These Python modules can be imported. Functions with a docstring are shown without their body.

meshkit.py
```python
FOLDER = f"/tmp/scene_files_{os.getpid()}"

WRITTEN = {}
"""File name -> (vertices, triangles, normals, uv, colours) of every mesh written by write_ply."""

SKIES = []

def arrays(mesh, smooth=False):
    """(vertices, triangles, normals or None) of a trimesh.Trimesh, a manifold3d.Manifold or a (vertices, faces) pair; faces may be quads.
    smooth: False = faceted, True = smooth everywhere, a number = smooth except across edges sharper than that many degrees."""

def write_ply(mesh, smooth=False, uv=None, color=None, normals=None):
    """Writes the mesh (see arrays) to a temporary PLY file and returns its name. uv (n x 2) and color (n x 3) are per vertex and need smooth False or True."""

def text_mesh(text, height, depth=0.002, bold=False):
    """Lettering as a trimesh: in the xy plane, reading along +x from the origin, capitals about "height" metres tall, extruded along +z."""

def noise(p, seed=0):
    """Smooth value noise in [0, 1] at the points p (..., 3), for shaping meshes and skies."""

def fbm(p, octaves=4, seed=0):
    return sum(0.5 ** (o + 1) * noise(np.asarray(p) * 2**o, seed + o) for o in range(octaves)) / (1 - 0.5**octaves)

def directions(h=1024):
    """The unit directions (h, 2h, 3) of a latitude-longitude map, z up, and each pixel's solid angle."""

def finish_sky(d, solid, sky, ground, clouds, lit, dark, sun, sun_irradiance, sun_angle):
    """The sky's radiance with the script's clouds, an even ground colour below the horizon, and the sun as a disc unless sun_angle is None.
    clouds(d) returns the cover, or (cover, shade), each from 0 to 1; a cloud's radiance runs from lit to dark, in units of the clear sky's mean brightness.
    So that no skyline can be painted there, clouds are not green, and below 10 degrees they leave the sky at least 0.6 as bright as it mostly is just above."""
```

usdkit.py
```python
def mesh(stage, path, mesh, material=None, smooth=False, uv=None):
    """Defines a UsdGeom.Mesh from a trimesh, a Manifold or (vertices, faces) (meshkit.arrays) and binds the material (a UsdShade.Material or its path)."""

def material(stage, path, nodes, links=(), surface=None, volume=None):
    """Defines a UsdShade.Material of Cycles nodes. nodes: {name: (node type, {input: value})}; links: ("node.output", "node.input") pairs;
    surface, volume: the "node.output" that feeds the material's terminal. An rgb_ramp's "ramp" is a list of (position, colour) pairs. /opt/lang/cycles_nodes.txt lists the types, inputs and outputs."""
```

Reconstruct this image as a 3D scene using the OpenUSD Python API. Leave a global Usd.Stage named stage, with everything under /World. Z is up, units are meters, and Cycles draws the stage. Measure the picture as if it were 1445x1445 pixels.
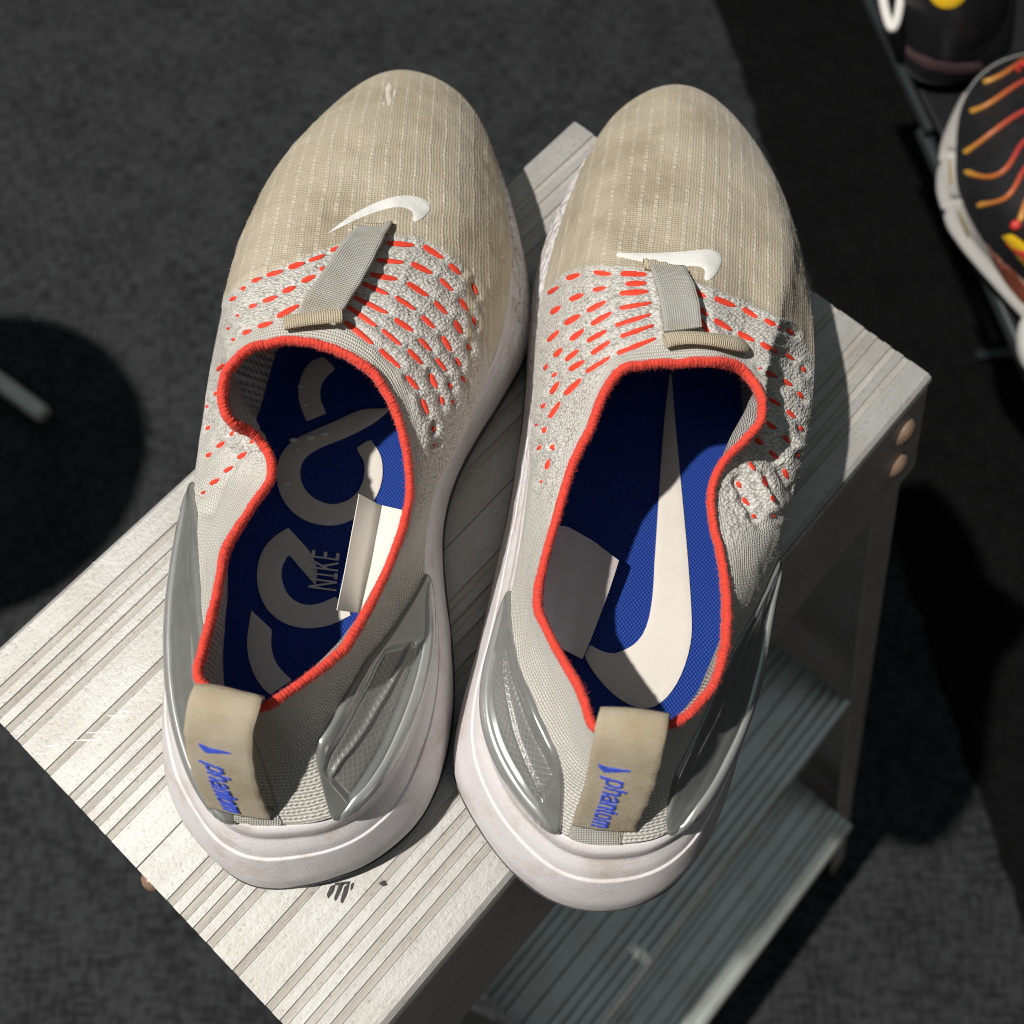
import math
import numpy as np
import trimesh
import shapely
from shapely.geometry import Polygon, LineString, Point
from shapely import affinity
from scipy.interpolate import CubicSpline, LinearNDInterpolator, NearestNDInterpolator, PchipInterpolator
from scipy.spatial import Delaunay
from pxr import Usd, UsdGeom, UsdLux, UsdShade, Sdf, Gf, Vt
import usdkit
import meshkit

stage = Usd.Stage.CreateInMemory()
UsdGeom.Xform.Define(stage, '/World')
UsdGeom.Scope.Define(stage, '/World/Looks')
rng = np.random.default_rng(7)
PI = math.pi

# ------------------------------------------------------------------ camera (solved from the platform's rectangle)
ZF = 0.785                                  # the platform's top above the floor; working heights are relative to the platform
WR = np.array([[0.99994765, 0.0, 0.01023223], [-0.00352976, -0.93861555, 0.34494694], [0.00960413, -0.344965, -0.93856641]])
CAM = np.array([0.00971062, -0.13261821, 0.37004722])
FPX, HALF = 1423.0, 722.5
cam = UsdGeom.Camera.Define(stage, '/World/camera')
m4 = Gf.Matrix4d(1.0)
for i, ax in enumerate((WR @ [1, 0, 0], WR @ [0, -1, 0], WR @ [0, 0, -1])):
    m4.SetRow(i, Gf.Vec4d(*map(float, ax), 0))
m4.SetRow(3, Gf.Vec4d(float(CAM[0]), float(CAM[1]), float(CAM[2] + ZF), 1))
cam.AddTransformOp().Set(m4)
FL = 6.86
cam.CreateFocalLengthAttr(FL)
cam.CreateHorizontalApertureAttr(FL * 1445 / FPX)
cam.CreateVerticalApertureAttr(FL * 1445 / FPX)
cam.CreateClippingRangeAttr(Gf.Vec2f(0.01, 50))
cam.CreateFStopAttr(1.9)
cam.CreateFocusDistanceAttr(0.335)
cam.CreateExposureAttr(0.0)

# ------------------------------------------------------------------ light: one hard warm shop spotlight, plus an unseen dim ceiling panel and an unseen lamp at the side
AZ, EL, DIST = math.radians(12), math.radians(62), 3.2
TRAVEL = np.array([math.cos(EL) * math.cos(AZ), math.cos(EL) * math.sin(AZ), -math.sin(EL)])
key = UsdLux.SphereLight.Define(stage, '/World/spotlight_bulb')
key.CreateRadiusAttr(0.032)
key.CreateNormalizeAttr(True)
key.CreateIntensityAttr(172.0)
key.CreateColorAttr(Gf.Vec3f(1.0, 0.95, 0.885))
LAMP = np.array([0.02, 0.02, 0.0]) - TRAVEL * DIST
key.AddTranslateOp().Set(Gf.Vec3d(*map(float, LAMP + [0, 0, ZF])))
fill = UsdLux.RectLight.Define(stage, '/World/unseen_ceiling_panel')  # out of view, placed to give the shaded areas their dim cool light
fill.CreateWidthAttr(6.0)
fill.CreateHeightAttr(6.0)
fill.CreateNormalizeAttr(True)
fill.CreateIntensityAttr(7.0)
fill.CreateColorAttr(Gf.Vec3f(0.86, 0.97, 1.0))
fill.AddTranslateOp().Set(Gf.Vec3d(-0.3, 0.8, 3.4))


side = UsdLux.SphereLight.Define(stage, '/World/unseen_side_lamp')  # out of view, placed to light the shaded apron and rails of the stool
side.CreateRadiusAttr(0.20)
side.CreateNormalizeAttr(True)
side.CreateIntensityAttr(1.5)
side.CreateColorAttr(Gf.Vec3f(1.0, 0.88, 0.83))
side.AddTranslateOp().Set(Gf.Vec3d(1.7, -1.6, ZF + 0.55))


# ------------------------------------------------------------------ helpers
def at(px, py, z=0.0):
    d = WR @ np.array([(px - HALF) / FPX, (py - HALF) / FPX, 1.0])
    return CAM + d * ((z - CAM[2]) / d[2])


def proj(P):
    c = (np.asarray(P, float) - CAM) @ WR
    return c[..., :2] / c[..., 2:] * FPX + HALF


used = {}


def path_for(name, parent):
    base = (parent.GetPath().pathString if parent else '/World') + '/' + name
    n = used.get(base, 0)
    used[base] = n + 1
    return base if n == 0 else f'{base}_{n:03d}'


def put(prim, label=None, cat=None, group=None, kind=None):
    for k, v in (('label', label), ('category', cat), ('group', group), ('kind', kind)):
        if v:
            prim.SetCustomDataByKey(k, v)
    return prim


BASE = {}


def thing(name, base, label, cat, group=None):
    p = path_for(name, None)
    x = UsdGeom.Xform.Define(stage, p)
    x.AddTranslateOp().Set(Gf.Vec3d(float(base[0]), float(base[1]), float(base[2] + ZF)))
    BASE[p] = np.asarray(base, float)
    return put(x.GetPrim(), label, cat, group)


def obj(name, mesh, mat, parent=None, smooth=35, uv=None, attrs=None, **kw):
    """One mesh. Vertices come in the working frame (platform top = 0)."""
    v, f, n = meshkit.arrays(mesh, smooth)
    off = np.array([0, 0, ZF])
    if parent:
        top = '/'.join(parent.GetPath().pathString.split('/')[:3])
        if top in BASE:
            off = -BASE[top]
    p = path_for(name, parent)
    m = UsdGeom.Mesh.Define(stage, p)
    m.CreatePointsAttr(Vt.Vec3fArray.FromNumpy((v + off).astype(np.float32)))
    m.CreateFaceVertexCountsAttr(Vt.IntArray.FromNumpy(np.full(len(f), 3, np.int32)))
    m.CreateFaceVertexIndicesAttr(Vt.IntArray.FromNumpy(f.astype(np.int32).ravel()))
    m.CreateSubdivisionSchemeAttr('none')
    if n is not None:
        m.CreateNormalsAttr(Vt.Vec3fArray.FromNumpy(n.astype(np.float32)))
        m.SetNormalsInterpolation('vertex')
    api = UsdGeom.PrimvarsAPI(m)
    if uv is not None:
        api.CreatePrimvar('st', Sdf.ValueTypeNames.TexCoord2fArray, 'vertex').Set(Vt.Vec2fArray.FromNumpy(np.asarray(uv, np.float32)))
    for k, a in (attrs or {}).items():
        api.CreatePrimvar(k, Sdf.ValueTypeNames.FloatArray, 'vertex').Set(Vt.FloatArray.FromNumpy(np.asarray(a, np.float32)))
    UsdShade.MaterialBindingAPI.Apply(m.GetPrim()).Bind(UsdShade.Material.Get(stage, '/World/Looks/' + mat))
    return put(m.GetPrim(), **kw)


def grid_faces(nu, nv, close_u=False):
    i, j = np.meshgrid(np.arange(nu if close_u else nu - 1), np.arange(nv - 1), indexing='ij')
    i2 = (i + 1) % nu
    a, b, c, d = i * nv + j, i2 * nv + j, i2 * nv + j + 1, i * nv + j + 1
    return np.vstack([np.stack([a, b, c], -1).reshape(-1, 3), np.stack([a, c, d], -1).reshape(-1, 3)])


def unit(v):
    v = np.asarray(v, float)
    return v / np.maximum(np.linalg.norm(v, axis=-1, keepdims=True), 1e-12)


def grid_normals(P, close_u=True):
    du = (np.roll(P, -1, 0) - np.roll(P, 1, 0)) if close_u else np.gradient(P, axis=0)
    dv = np.gradient(P, axis=1)
    return unit(np.cross(du, dv))


def join(parts):
    return trimesh.util.concatenate([p if isinstance(p, trimesh.Trimesh) else trimesh.Trimesh(p[0], p[1], process=False) for p in parts])


def tube(path, radius, k=10, closed=False, caps=True, up=(0, 0, 1)):
    path = np.asarray(path, float)
    n = len(path)
    r = np.broadcast_to(np.asarray(radius, float), (n,))
    t = unit(np.roll(path, -1, 0) - np.roll(path, 1, 0)) if closed else unit(np.gradient(path, axis=0))
    u = unit(np.cross(t, np.asarray(up, float)))
    w = np.cross(u, t)
    a = np.linspace(0, 2 * PI, k, endpoint=False)
    P = path[:, None] + (np.cos(a)[None, :, None] * u[:, None] + np.sin(a)[None, :, None] * w[:, None]) * r[:, None, None]
    v = P.reshape(-1, 3)
    f = []
    for i in range(n if closed else n - 1):
        i2 = (i + 1) % n
        for j in range(k):
            j2 = (j + 1) % k
            f += [[i * k + j, i2 * k + j, i2 * k + j2], [i * k + j, i2 * k + j2, i * k + j2]]
    if caps and not closed:
        v = np.vstack([v, path[0], path[-1]])
        for j in range(k):
            f += [[n * k, j, (j + 1) % k], [n * k + 1, (n - 1) * k + (j + 1) % k, (n - 1) * k + j]]
    m = trimesh.Trimesh(v, np.array(f), process=False)
    if m.volume < 0:
        m.invert()
    return m


def box_frame(o, ex, ey, ez, sx, sy, sz, bevel=0.001):
    """A box with chamfered edges: centre o, unit axes and full sizes."""
    b = min(bevel, 0.45 * min(sx, sy, sz))
    pts = []
    for x in (-1, 1):
        for y in (-1, 1):
            for z in (-1, 1):
                h = np.array([sx / 2 * x, sy / 2 * y, sz / 2 * z])
                for k in range(3):
                    q = h.copy()
                    q[[i for i in range(3) if i != k]] -= b * np.sign(q[[i for i in range(3) if i != k]])
                    pts.append(q)
    hull = trimesh.convex.convex_hull(np.array(pts))
    M = np.stack([ex, ey, ez])
    return trimesh.Trimesh(hull.vertices @ M + np.asarray(o), hull.faces, process=False)


# ------------------------------------------------------------------ materials
def L(name):
    return '/World/Looks/' + name


def simple(name, color, rough=0.5, metal=0.0, var=0.06, scale=60.0, bump=0.0, bscale=900.0, spec=0.5, coat=0.0, sheen=0.0, stretch=(1, 1, 1), dirt=None, trans=0.0):
    c = np.array(color, float)
    nodes = {'g': ('geometry', {}), 'mp': ('mapping', {'scale': stretch}),
             'n': ('noise_texture', {'scale': scale, 'detail': 5.0, 'roughness': 0.6}),
             'r': ('rgb_ramp', {'ramp': [(0.25, tuple(c * (1 - var))), (0.75, tuple(np.minimum(c * (1 + var), 1)))]}),
             'p': ('principled_bsdf', {'roughness': rough, 'metallic': metal, 'specular_ior_level': spec, 'coat_weight': coat, 'sheen_weight': sheen, 'transmission_weight': trans})}
    links = [('g.position', 'mp.vector'), ('mp.vector', 'n.vector'), ('n.fac', 'r.fac')]
    last = 'r.color'
    if dirt:
        nodes['dn'] = ('noise_texture', {'scale': dirt[1], 'detail': 6.0, 'roughness': 0.7})
        nodes['dr'] = ('rgb_ramp', {'ramp': [(dirt[2], (0, 0, 0)), (dirt[3], (1, 1, 1))]})
        nodes['dm'] = ('mix_color', {'b': dirt[0]})
        links += [('g.position', 'dn.vector'), ('dn.fac', 'dr.fac'), ('dr.color', 'dm.fac'), (last, 'dm.a')]
        last = 'dm.result'
    links.append((last, 'p.base_color'))
    if bump:
        nodes['bn'] = ('noise_texture', {'scale': bscale, 'detail': 3.0})
        nodes['b'] = ('bump', {'strength': 1.0, 'distance': bump})
        links += [('mp.vector', 'bn.vector'), ('bn.fac', 'b.height'), ('b.normal', 'p.normal')]
    usdkit.material(stage, L(name), nodes, links, surface='p.BSDF')


A_AX = np.array([0.668952573, 0.743305089, 0.0])      # the platform's long axis
B_AX = np.array([0.743305089, -0.668952573, 0.0])     # its short axis, towards the step side
Z_AX = np.array([0, 0, 1.0])
ANG_A = math.atan2(A_AX[1], A_AX[0])


def math_chain():
    return {}


def aluminium(name, base, rough, metal, var=0.10):
    """Brushed and worn aluminium: grain runs along the long axis."""
    b = np.array(base)
    nodes = {'g': ('geometry', {}), 'mp': ('mapping', {'mapping_type': 'texture', 'rotation': (0, 0, ANG_A)}),
             'st': ('mapping', {'scale': (14, 420, 300)}),
             'n1': ('noise_texture', {'scale': 1.0, 'detail': 4.0, 'roughness': 0.6}),
             'n2': ('noise_texture', {'scale': 620.0, 'detail': 4.0, 'roughness': 0.75}),
             'n3': ('noise_texture', {'scale': 34.0, 'detail': 6.0, 'roughness': 0.65}),
             'r1': ('rgb_ramp', {'ramp': [(0.3, tuple(b * (1 - var))), (0.7, tuple(np.minimum(b * (1 + var * .5), 1)))]}),
             'r2': ('rgb_ramp', {'ramp': [(0.30, (0.48, 0.45, 0.41)), (0.43, (1, 1, 1))]}),
             'r3': ('rgb_ramp', {'ramp': [(0.32, (0.80, 0.775, 0.73)), (0.62, (1, 1, 1))]}),
             'm1': ('mix_color', {'blend_type': 'multiply', 'fac': 0.75}),
             'm2': ('mix_color', {'blend_type': 'multiply', 'fac': 0.8}),
             'p': ('principled_bsdf', {'roughness': rough, 'metallic': metal}),
             'ba': ('math', {'math_type': 'multiply_add', 'value2': 0.6}),
             'b': ('bump', {'strength': 0.8, 'distance': 0.00025})}
    links = [('g.position', 'mp.vector'), ('mp.vector', 'st.vector'), ('st.vector', 'n1.vector'), ('mp.vector', 'n2.vector'), ('mp.vector', 'n3.vector'),
             ('n1.fac', 'r1.fac'), ('n2.fac', 'r2.fac'), ('n3.fac', 'r3.fac'), ('r1.color', 'm1.a'), ('r2.color', 'm1.b'), ('m1.result', 'm2.a'), ('r3.color', 'm2.b'),
             ('m2.result', 'p.base_color'), ('n1.fac', 'ba.value1'), ('n2.fac', 'ba.value3'), ('ba.value', 'b.height'), ('b.normal', 'p.normal')]
    usdkit.material(stage, L(name), nodes, links, surface='p.BSDF')


aluminium('platform_aluminium', (0.455, 0.452, 0.438), 0.5, 0.28)
aluminium('groove_aluminium', (0.445, 0.43, 0.395), 0.6, 0.1, var=0.25)
aluminium('step_aluminium', (0.60, 0.635, 0.615), 0.33, 0.85)
aluminium('rail_aluminium', (0.66, 0.62, 0.60), 0.45, 0.45)
simple('edge_aluminium', (0.72, 0.75, 0.78), 0.35, 0.6, bump=0.0002)
simple('copper_rivet', (0.46, 0.31, 0.22), 0.4, 0.5, var=0.2, bump=0.0004, bscale=700)
simple('black_foot', (0.02, 0.02, 0.02), 0.7)


def carpet(name, lo, hi, rotz=0.0):
    nodes = {'g': ('geometry', {}), 'm1': ('mapping', {'scale': (1.0, 0.22, 1.0), 'rotation': (0, 0, 0.02)}), 'm2': ('mapping', {'scale': (0.2, 1.0, 1.0)}),
             'n1': ('noise_texture', {'scale': 230.0, 'detail': 4.0, 'roughness': 0.6}), 'n2': ('noise_texture', {'scale': 215.0, 'detail': 4.0, 'roughness': 0.6}),
             'n3': ('noise_texture', {'scale': 14.0, 'detail': 3.0}), 'nf': ('noise_texture', {'scale': 900.0, 'detail': 2.0}),
             'a1': ('math', {'math_type': 'add'}), 'a2': ('math', {'math_type': 'multiply_add', 'value2': 0.35}), 'a3': ('math', {'math_type': 'multiply_add', 'value2': 0.35}),
             'mr': ('map_range', {'from_min': 1.22, 'from_max': 1.44, 'clamp': True}),
             'r': ('rgb_ramp', {'ramp': [(0, lo), (1, hi)]}), 'b': ('bump', {'strength': 1.0, 'distance': 0.004}),
             'p': ('principled_bsdf', {'roughness': 0.95, 'specular_ior_level': 0.1, 'sheen_weight': 0.0})}
    links = [('g.position', 'm1.vector'), ('g.position', 'm2.vector'), ('m1.vector', 'n1.vector'), ('m2.vector', 'n2.vector'), ('g.position', 'n3.vector'), ('g.position', 'nf.vector'),
             ('n1.fac', 'a1.value1'), ('n2.fac', 'a1.value2'), ('n3.fac', 'a2.value1'), ('a1.value', 'a2.value3'), ('nf.fac', 'a3.value1'), ('a2.value', 'a3.value3'),
             ('a3.value', 'mr.value'), ('mr.result', 'r.fac'), ('r.color', 'p.base_color'), ('a3.value', 'b.height'), ('b.normal', 'p.normal')]
    usdkit.material(stage, L(name), nodes, links, surface='p.BSDF')


carpet('carpet', (0.0245, 0.0260, 0.0285), (0.064, 0.0675, 0.0725))
carpet('mat', (0.006, 0.006, 0.0062), (0.011, 0.011, 0.0113))


def knit_upper(name):
    """Knit: tan ribbed toe, pale engineered midfoot, fine-ribbed ankle. Primvars: zone (toe > 0), cross / along (metres), su / sv (surface metres), ankle (0..1)."""
    N, K = {}, []

    def attr(a):
        N['A' + a] = ('attribute', {'attribute': a})
        return 'A' + a + '.fac'

    cnt = [0]

    def mth(op, a, b=None, c=None, clamp=False):
        cnt[0] += 1
        nm = f'q{cnt[0]}'
        ins = {'math_type': op}
        if clamp:
            ins['use_clamp'] = True
        for i, x in enumerate((a, b, c), 1):
            if x is None:
                continue
            if isinstance(x, str):
                K.append((x, f'{nm}.value{i}'))
            else:
                ins[f'value{i}'] = float(x)
        N[nm] = ('math', ins)
        return nm + '.value'

    def wav(x, period, phase=0.0):
        return mth('multiply_add', mth('sine', mth('multiply_add', x, 2 * PI / period, phase)), 0.5, 0.5)

    def noise(scale, vec='pos', detail=3.0, rough=0.55):
        cnt[0] += 1
        nm = f'z{cnt[0]}'
        N[nm] = ('noise_texture', {'scale': scale, 'detail': detail, 'roughness': rough})
        K.append((vec if '.' in vec else 'g.position', nm + '.vector'))
        return nm + '.fac'

    def ramp(x, stops):
        cnt[0] += 1
        nm = f'r{cnt[0]}'
        N[nm] = ('rgb_ramp', {'ramp': stops})
        K.append((x, nm + '.fac'))
        return nm + '.color'

    def mixc(f, a, b, blend='mix'):
        cnt[0] += 1
        nm = f'c{cnt[0]}'
        ins = {'blend_type': blend}
        for k, x in (('fac', f), ('a', a), ('b', b)):
            if isinstance(x, str):
                K.append((x, f'{nm}.{k}'))
            else:
                ins[k] = x
        N[nm] = ('mix_color', ins)
        return nm + '.result'

    N['g'] = ('geometry', {})
    zone, cross, along, su, sv, ank = map(attr, ('zone', 'cross', 'along', 'su', 'sv', 'ankle'))
    wob = mth('multiply_add', noise(70.0), 0.0016, -0.0008)
    wob2 = mth('multiply_add', noise(260.0), 0.0007, -0.00035)
    cx = mth('add', cross, wob)
    al = mth('add', along, wob2)
    # toe: fine vertical wales, a raised stitched line every 5 mm
    line = mth('power', wav(cx, 0.0052), 7.0)
    seg = wav(al, 0.0026)
    fine = wav(mth('add', cx, wob2), 0.00105)
    course = wav(al, 0.0011)
    breakup = mth('multiply_add', noise(190.0), 3.0, -0.95, clamp=True)
    breakup2 = mth('multiply_add', noise(420.0), 2.2, -0.6, clamp=True)
    stitched = mth('multiply', mth('multiply', line, mth('multiply_add', seg, 0.7, 0.3)), breakup)
    toe_h = mth('add', mth('multiply', stitched, 0.9), mth('add', mth('multiply', fine, 0.24), mth('multiply', mth('multiply', course, breakup2), 0.5)))
    # midfoot: chunky knit loops
    N['mm'] = ('mapping', {'scale': (680, 1150, 900), 'rotation': (0, 0, 0.5)})
    K.append(('g.position', 'mm.vector'))
    N['vo'] = ('voronoi_texture', {'scale': 1.0, 'randomness': 0.75})
    K.append(('mm.vector', 'vo.vector'))
    loops = mth('subtract', 1.0, 'vo.distance')
    mid_h = mth('add', mth('multiply', loops, 1.5), mth('multiply', noise(420.0), 0.9))
    # ankle: fine rows along the collar, crossed by wales
    suw, svw = mth('add', su, wob2), mth('add', sv, wob2)
    rows = wav(svw, 0.00125)
    shift = mth('multiply', mth('sine', mth('multiply', svw, 2 * PI / 0.0025)), 1.2)
    wales = mth('multiply_add', mth('sine', mth('add', mth('multiply', suw, 2 * PI / 0.00115), shift)), 0.5, 0.5)
    ank_h = mth('add', mth('multiply', rows, 0.50), mth('multiply', wales, 0.36))
    toe_f = mth('multiply_add', zone, 900.0, 0.5, clamp=True)
    h1 = N  # keep linters quiet
    def lerp(f, a, b):
        return mth('add', mth('multiply', a, mth('subtract', 1.0, f)), mth('multiply', b, f))
    h = lerp(toe_f, lerp(ank, mid_h, ank_h), toe_h)
    fuzz = noise(1500.0, detail=2.0)
    hh = mth('add', h, mth('multiply', fuzz, 0.35))
    # colours
    stain = noise(26.0, detail=4.0, rough=0.6)
    toe_c = ramp(stain, [(0.30, (0.36, 0.305, 0.215)), (0.50, (0.48, 0.425, 0.32)), (0.72, (0.565, 0.51, 0.405))])
    toe_c = mixc(mth('multiply', stitched, 0.7), toe_c, (0.80, 0.76, 0.66))
    toe_c = mixc(mth('multiply', mth('subtract', 1.0, fine), 0.35), toe_c, (0.40, 0.33, 0.23))
    mid_c = ramp(loops, [(0.15, (0.33, 0.32, 0.30)), (0.5, (0.58, 0.57, 0.54)), (0.85, (0.74, 0.735, 0.71))])
    ank_c = ramp(mth('multiply', rows, wales), [(0.0, (0.49, 0.48, 0.44)), (0.35, (0.61, 0.605, 0.565)), (1.0, (0.74, 0.735, 0.70))])
    low = mth('multiply_add', noise(40.0), 1.2, -0.35, clamp=True)
    col = mixc(ank, mid_c, ank_c)
    col = mixc(mth('multiply', low, 0.35), col, (0.42, 0.37, 0.27))
    col = mixc(toe_f, col, toe_c)
    N['p'] = ('principled_bsdf', {'roughness': 0.62, 'specular_ior_level': 0.4, 'sheen_weight': 0.15, 'sheen_roughness': 0.4})
    N['b'] = ('bump', {'strength': 1.0, 'distance': 0.00042})
    K.extend([(hh, 'b.height'), ('b.normal', 'p.normal'), (col, 'p.base_color')])
    usdkit.material(stage, L(name), N, K, surface='p.BSDF')


knit_upper('knit')


def woven(name, color, period=0.0011, dark=0.75, bump=0.00025, stripe=None):
    """Tape: fine cross ribs; primvars su along the tape, sv across."""
    c = np.array(color, float)
    nodes = {'au': ('attribute', {'attribute': 'su'}), 'av': ('attribute', {'attribute': 'sv'}), 'g': ('geometry', {}),
             'n': ('noise_texture', {'scale': 90.0, 'detail': 5.0, 'roughness': 0.6}), 'nf': ('noise_texture', {'scale': 1200.0, 'detail': 2.0}),
             'mu': ('math', {'math_type': 'multiply', 'value2': 2 * PI / period}), 'su': ('math', {'math_type': 'sine'}),
             'mv': ('math', {'math_type': 'multiply', 'value2': 2 * PI / (period * 0.9)}), 'sv': ('math', {'math_type': 'sine'}),
             'h': ('math', {'math_type': 'multiply_add', 'value2': 0.6}), 'h2': ('math', {'math_type': 'multiply_add', 'value2': 0.8}),
             'mr': ('map_range', {'from_min': -1.4, 'from_max': 1.6, 'clamp': True}),
             'r': ('rgb_ramp', {'ramp': [(0, tuple(c * dark)), (1, tuple(np.minimum(c * 1.1, 1)))]}),
             'r2': ('rgb_ramp', {'ramp': [(0.3, (0.80, 0.74, 0.62)), (0.6, (1, 1, 1))]}),
             'mx': ('mix_color', {'blend_type': 'multiply', 'fac': 0.8}),
             'b': ('bump', {'strength': 1.0, 'distance': bump}), 'p': ('principled_bsdf', {'roughness': 0.85, 'specular_ior_level': 0.2, 'sheen_weight': 0.15})}
    links = [('au.fac', 'mu.value1'), ('mu.value', 'su.value1'), ('av.fac', 'mv.value1'), ('mv.value', 'sv.value1'), ('sv.value', 'h.value1'), ('su.value', 'h.value3'),
             ('g.position', 'nf.vector'), ('nf.fac', 'h2.value1'), ('h.value', 'h2.value3'), ('h2.value', 'mr.value'), ('mr.result', 'r.fac'),
             ('g.position', 'n.vector'), ('n.fac', 'r2.fac'), ('r.color', 'mx.a'), ('r2.color', 'mx.b'), ('mx.result', 'p.base_color'), ('h2.value', 'b.height'), ('b.normal', 'p.normal')]
    usdkit.material(stage, L(name), nodes, links, surface='p.BSDF')


woven('tan_tape', (0.60, 0.52, 0.385), period=0.00062, dark=0.72, bump=0.00012)
woven('cream_tape', (0.60, 0.53, 0.40), period=0.0007, dark=0.72, bump=0.00012)
woven('grey_tape', (0.47, 0.47, 0.44), period=0.0008, dark=0.8, bump=0.00012)
woven('lining_knit', (0.62, 0.61, 0.59), period=0.0022, dark=0.55, bump=0.0005)
simple('red_binding', (0.74, 0.052, 0.028), 0.75, var=0.25, scale=900, bump=0.0005, bscale=1300, sheen=0.2)
simple('red_stitch', (0.80, 0.058, 0.026), 0.7, var=0.12, scale=900, bump=0.00015, bscale=2500)
simple('white_print', (0.80, 0.80, 0.77), 0.5, var=0.04, scale=120, bump=0.00012, bscale=900, dirt=((0.55, 0.5, 0.4), 220.0, 0.62, 0.75))
simple('insole_print', (0.70, 0.66, 0.60), 0.55, var=0.05, scale=60, bump=0.00006, bscale=1500, dirt=((0.42, 0.38, 0.33), 900.0, 0.66, 0.74))


def foam(name):
    """Moulded foam: fine skin, scuffs, and an embossed cell pattern where primvar fore is 1."""
    nodes = {'g': ('geometry', {}), 'af': ('attribute', {'attribute': 'fore'}),
             'n': ('noise_texture', {'scale': 50.0, 'detail': 5.0, 'roughness': 0.6}), 'nf': ('noise_texture', {'scale': 1400.0, 'detail': 3.0}),
             'mp': ('mapping', {'scale': (150, 150, 230), 'rotation': (0, 0, 0.1)}), 'v': ('voronoi_texture', {'scale': 1.0, 'feature': 'distance_to_edge', 'randomness': 0.8}),
             'vr': ('map_range', {'from_min': 0.02, 'from_max': 0.20, 'clamp': True}), 'vm': ('math', {'math_type': 'multiply'}), 'h': ('math', {'math_type': 'multiply_add', 'value2': 0.16}),
             'mp2': ('mapping', {'scale': (30, 30, 240)}), 'ns': ('noise_texture', {'scale': 1.0, 'detail': 4.0, 'roughness': 0.7}),
             'r': ('rgb_ramp', {'ramp': [(0.25, (0.640, 0.610, 0.620)), (0.75, (0.715, 0.690, 0.700))]}),
             'dn': ('noise_texture', {'scale': 60.0, 'detail': 6.0, 'roughness': 0.7}), 'dr': ('rgb_ramp', {'ramp': [(0.50, (0, 0, 0)), (0.80, (0.85, 0.85, 0.85))]}), 'dm': ('mix_color', {'b': (0.46, 0.37, 0.29)}),
             'sr': ('rgb_ramp', {'ramp': [(0.64, (0, 0, 0)), (0.74, (0.55, 0.55, 0.55))]}), 'sm': ('mix_color', {'b': (0.40, 0.36, 0.34)}),
             'b': ('bump', {'strength': 1.0, 'distance': 0.0011}), 'p': ('principled_bsdf', {'roughness': 0.5, 'specular_ior_level': 0.45})}
    links = [('g.position', 'n.vector'), ('g.position', 'nf.vector'), ('g.position', 'mp.vector'), ('mp.vector', 'v.vector'), ('g.position', 'dn.vector'), ('g.position', 'mp2.vector'), ('mp2.vector', 'ns.vector'),
             ('v.distance', 'vr.value'), ('vr.result', 'vm.value1'), ('af.fac', 'vm.value2'), ('nf.fac', 'h.value1'), ('vm.value', 'h.value3'), ('h.value', 'b.height'), ('b.normal', 'p.normal'),
             ('n.fac', 'r.fac'), ('dn.fac', 'dr.fac'), ('r.color', 'dm.a'), ('dr.color', 'dm.fac'), ('ns.fac', 'sr.fac'), ('dm.result', 'sm.a'), ('sr.color', 'sm.fac'), ('sm.result', 'p.base_color')]
    usdkit.material(stage, L(name), nodes, links, surface='p.BSDF')


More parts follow.
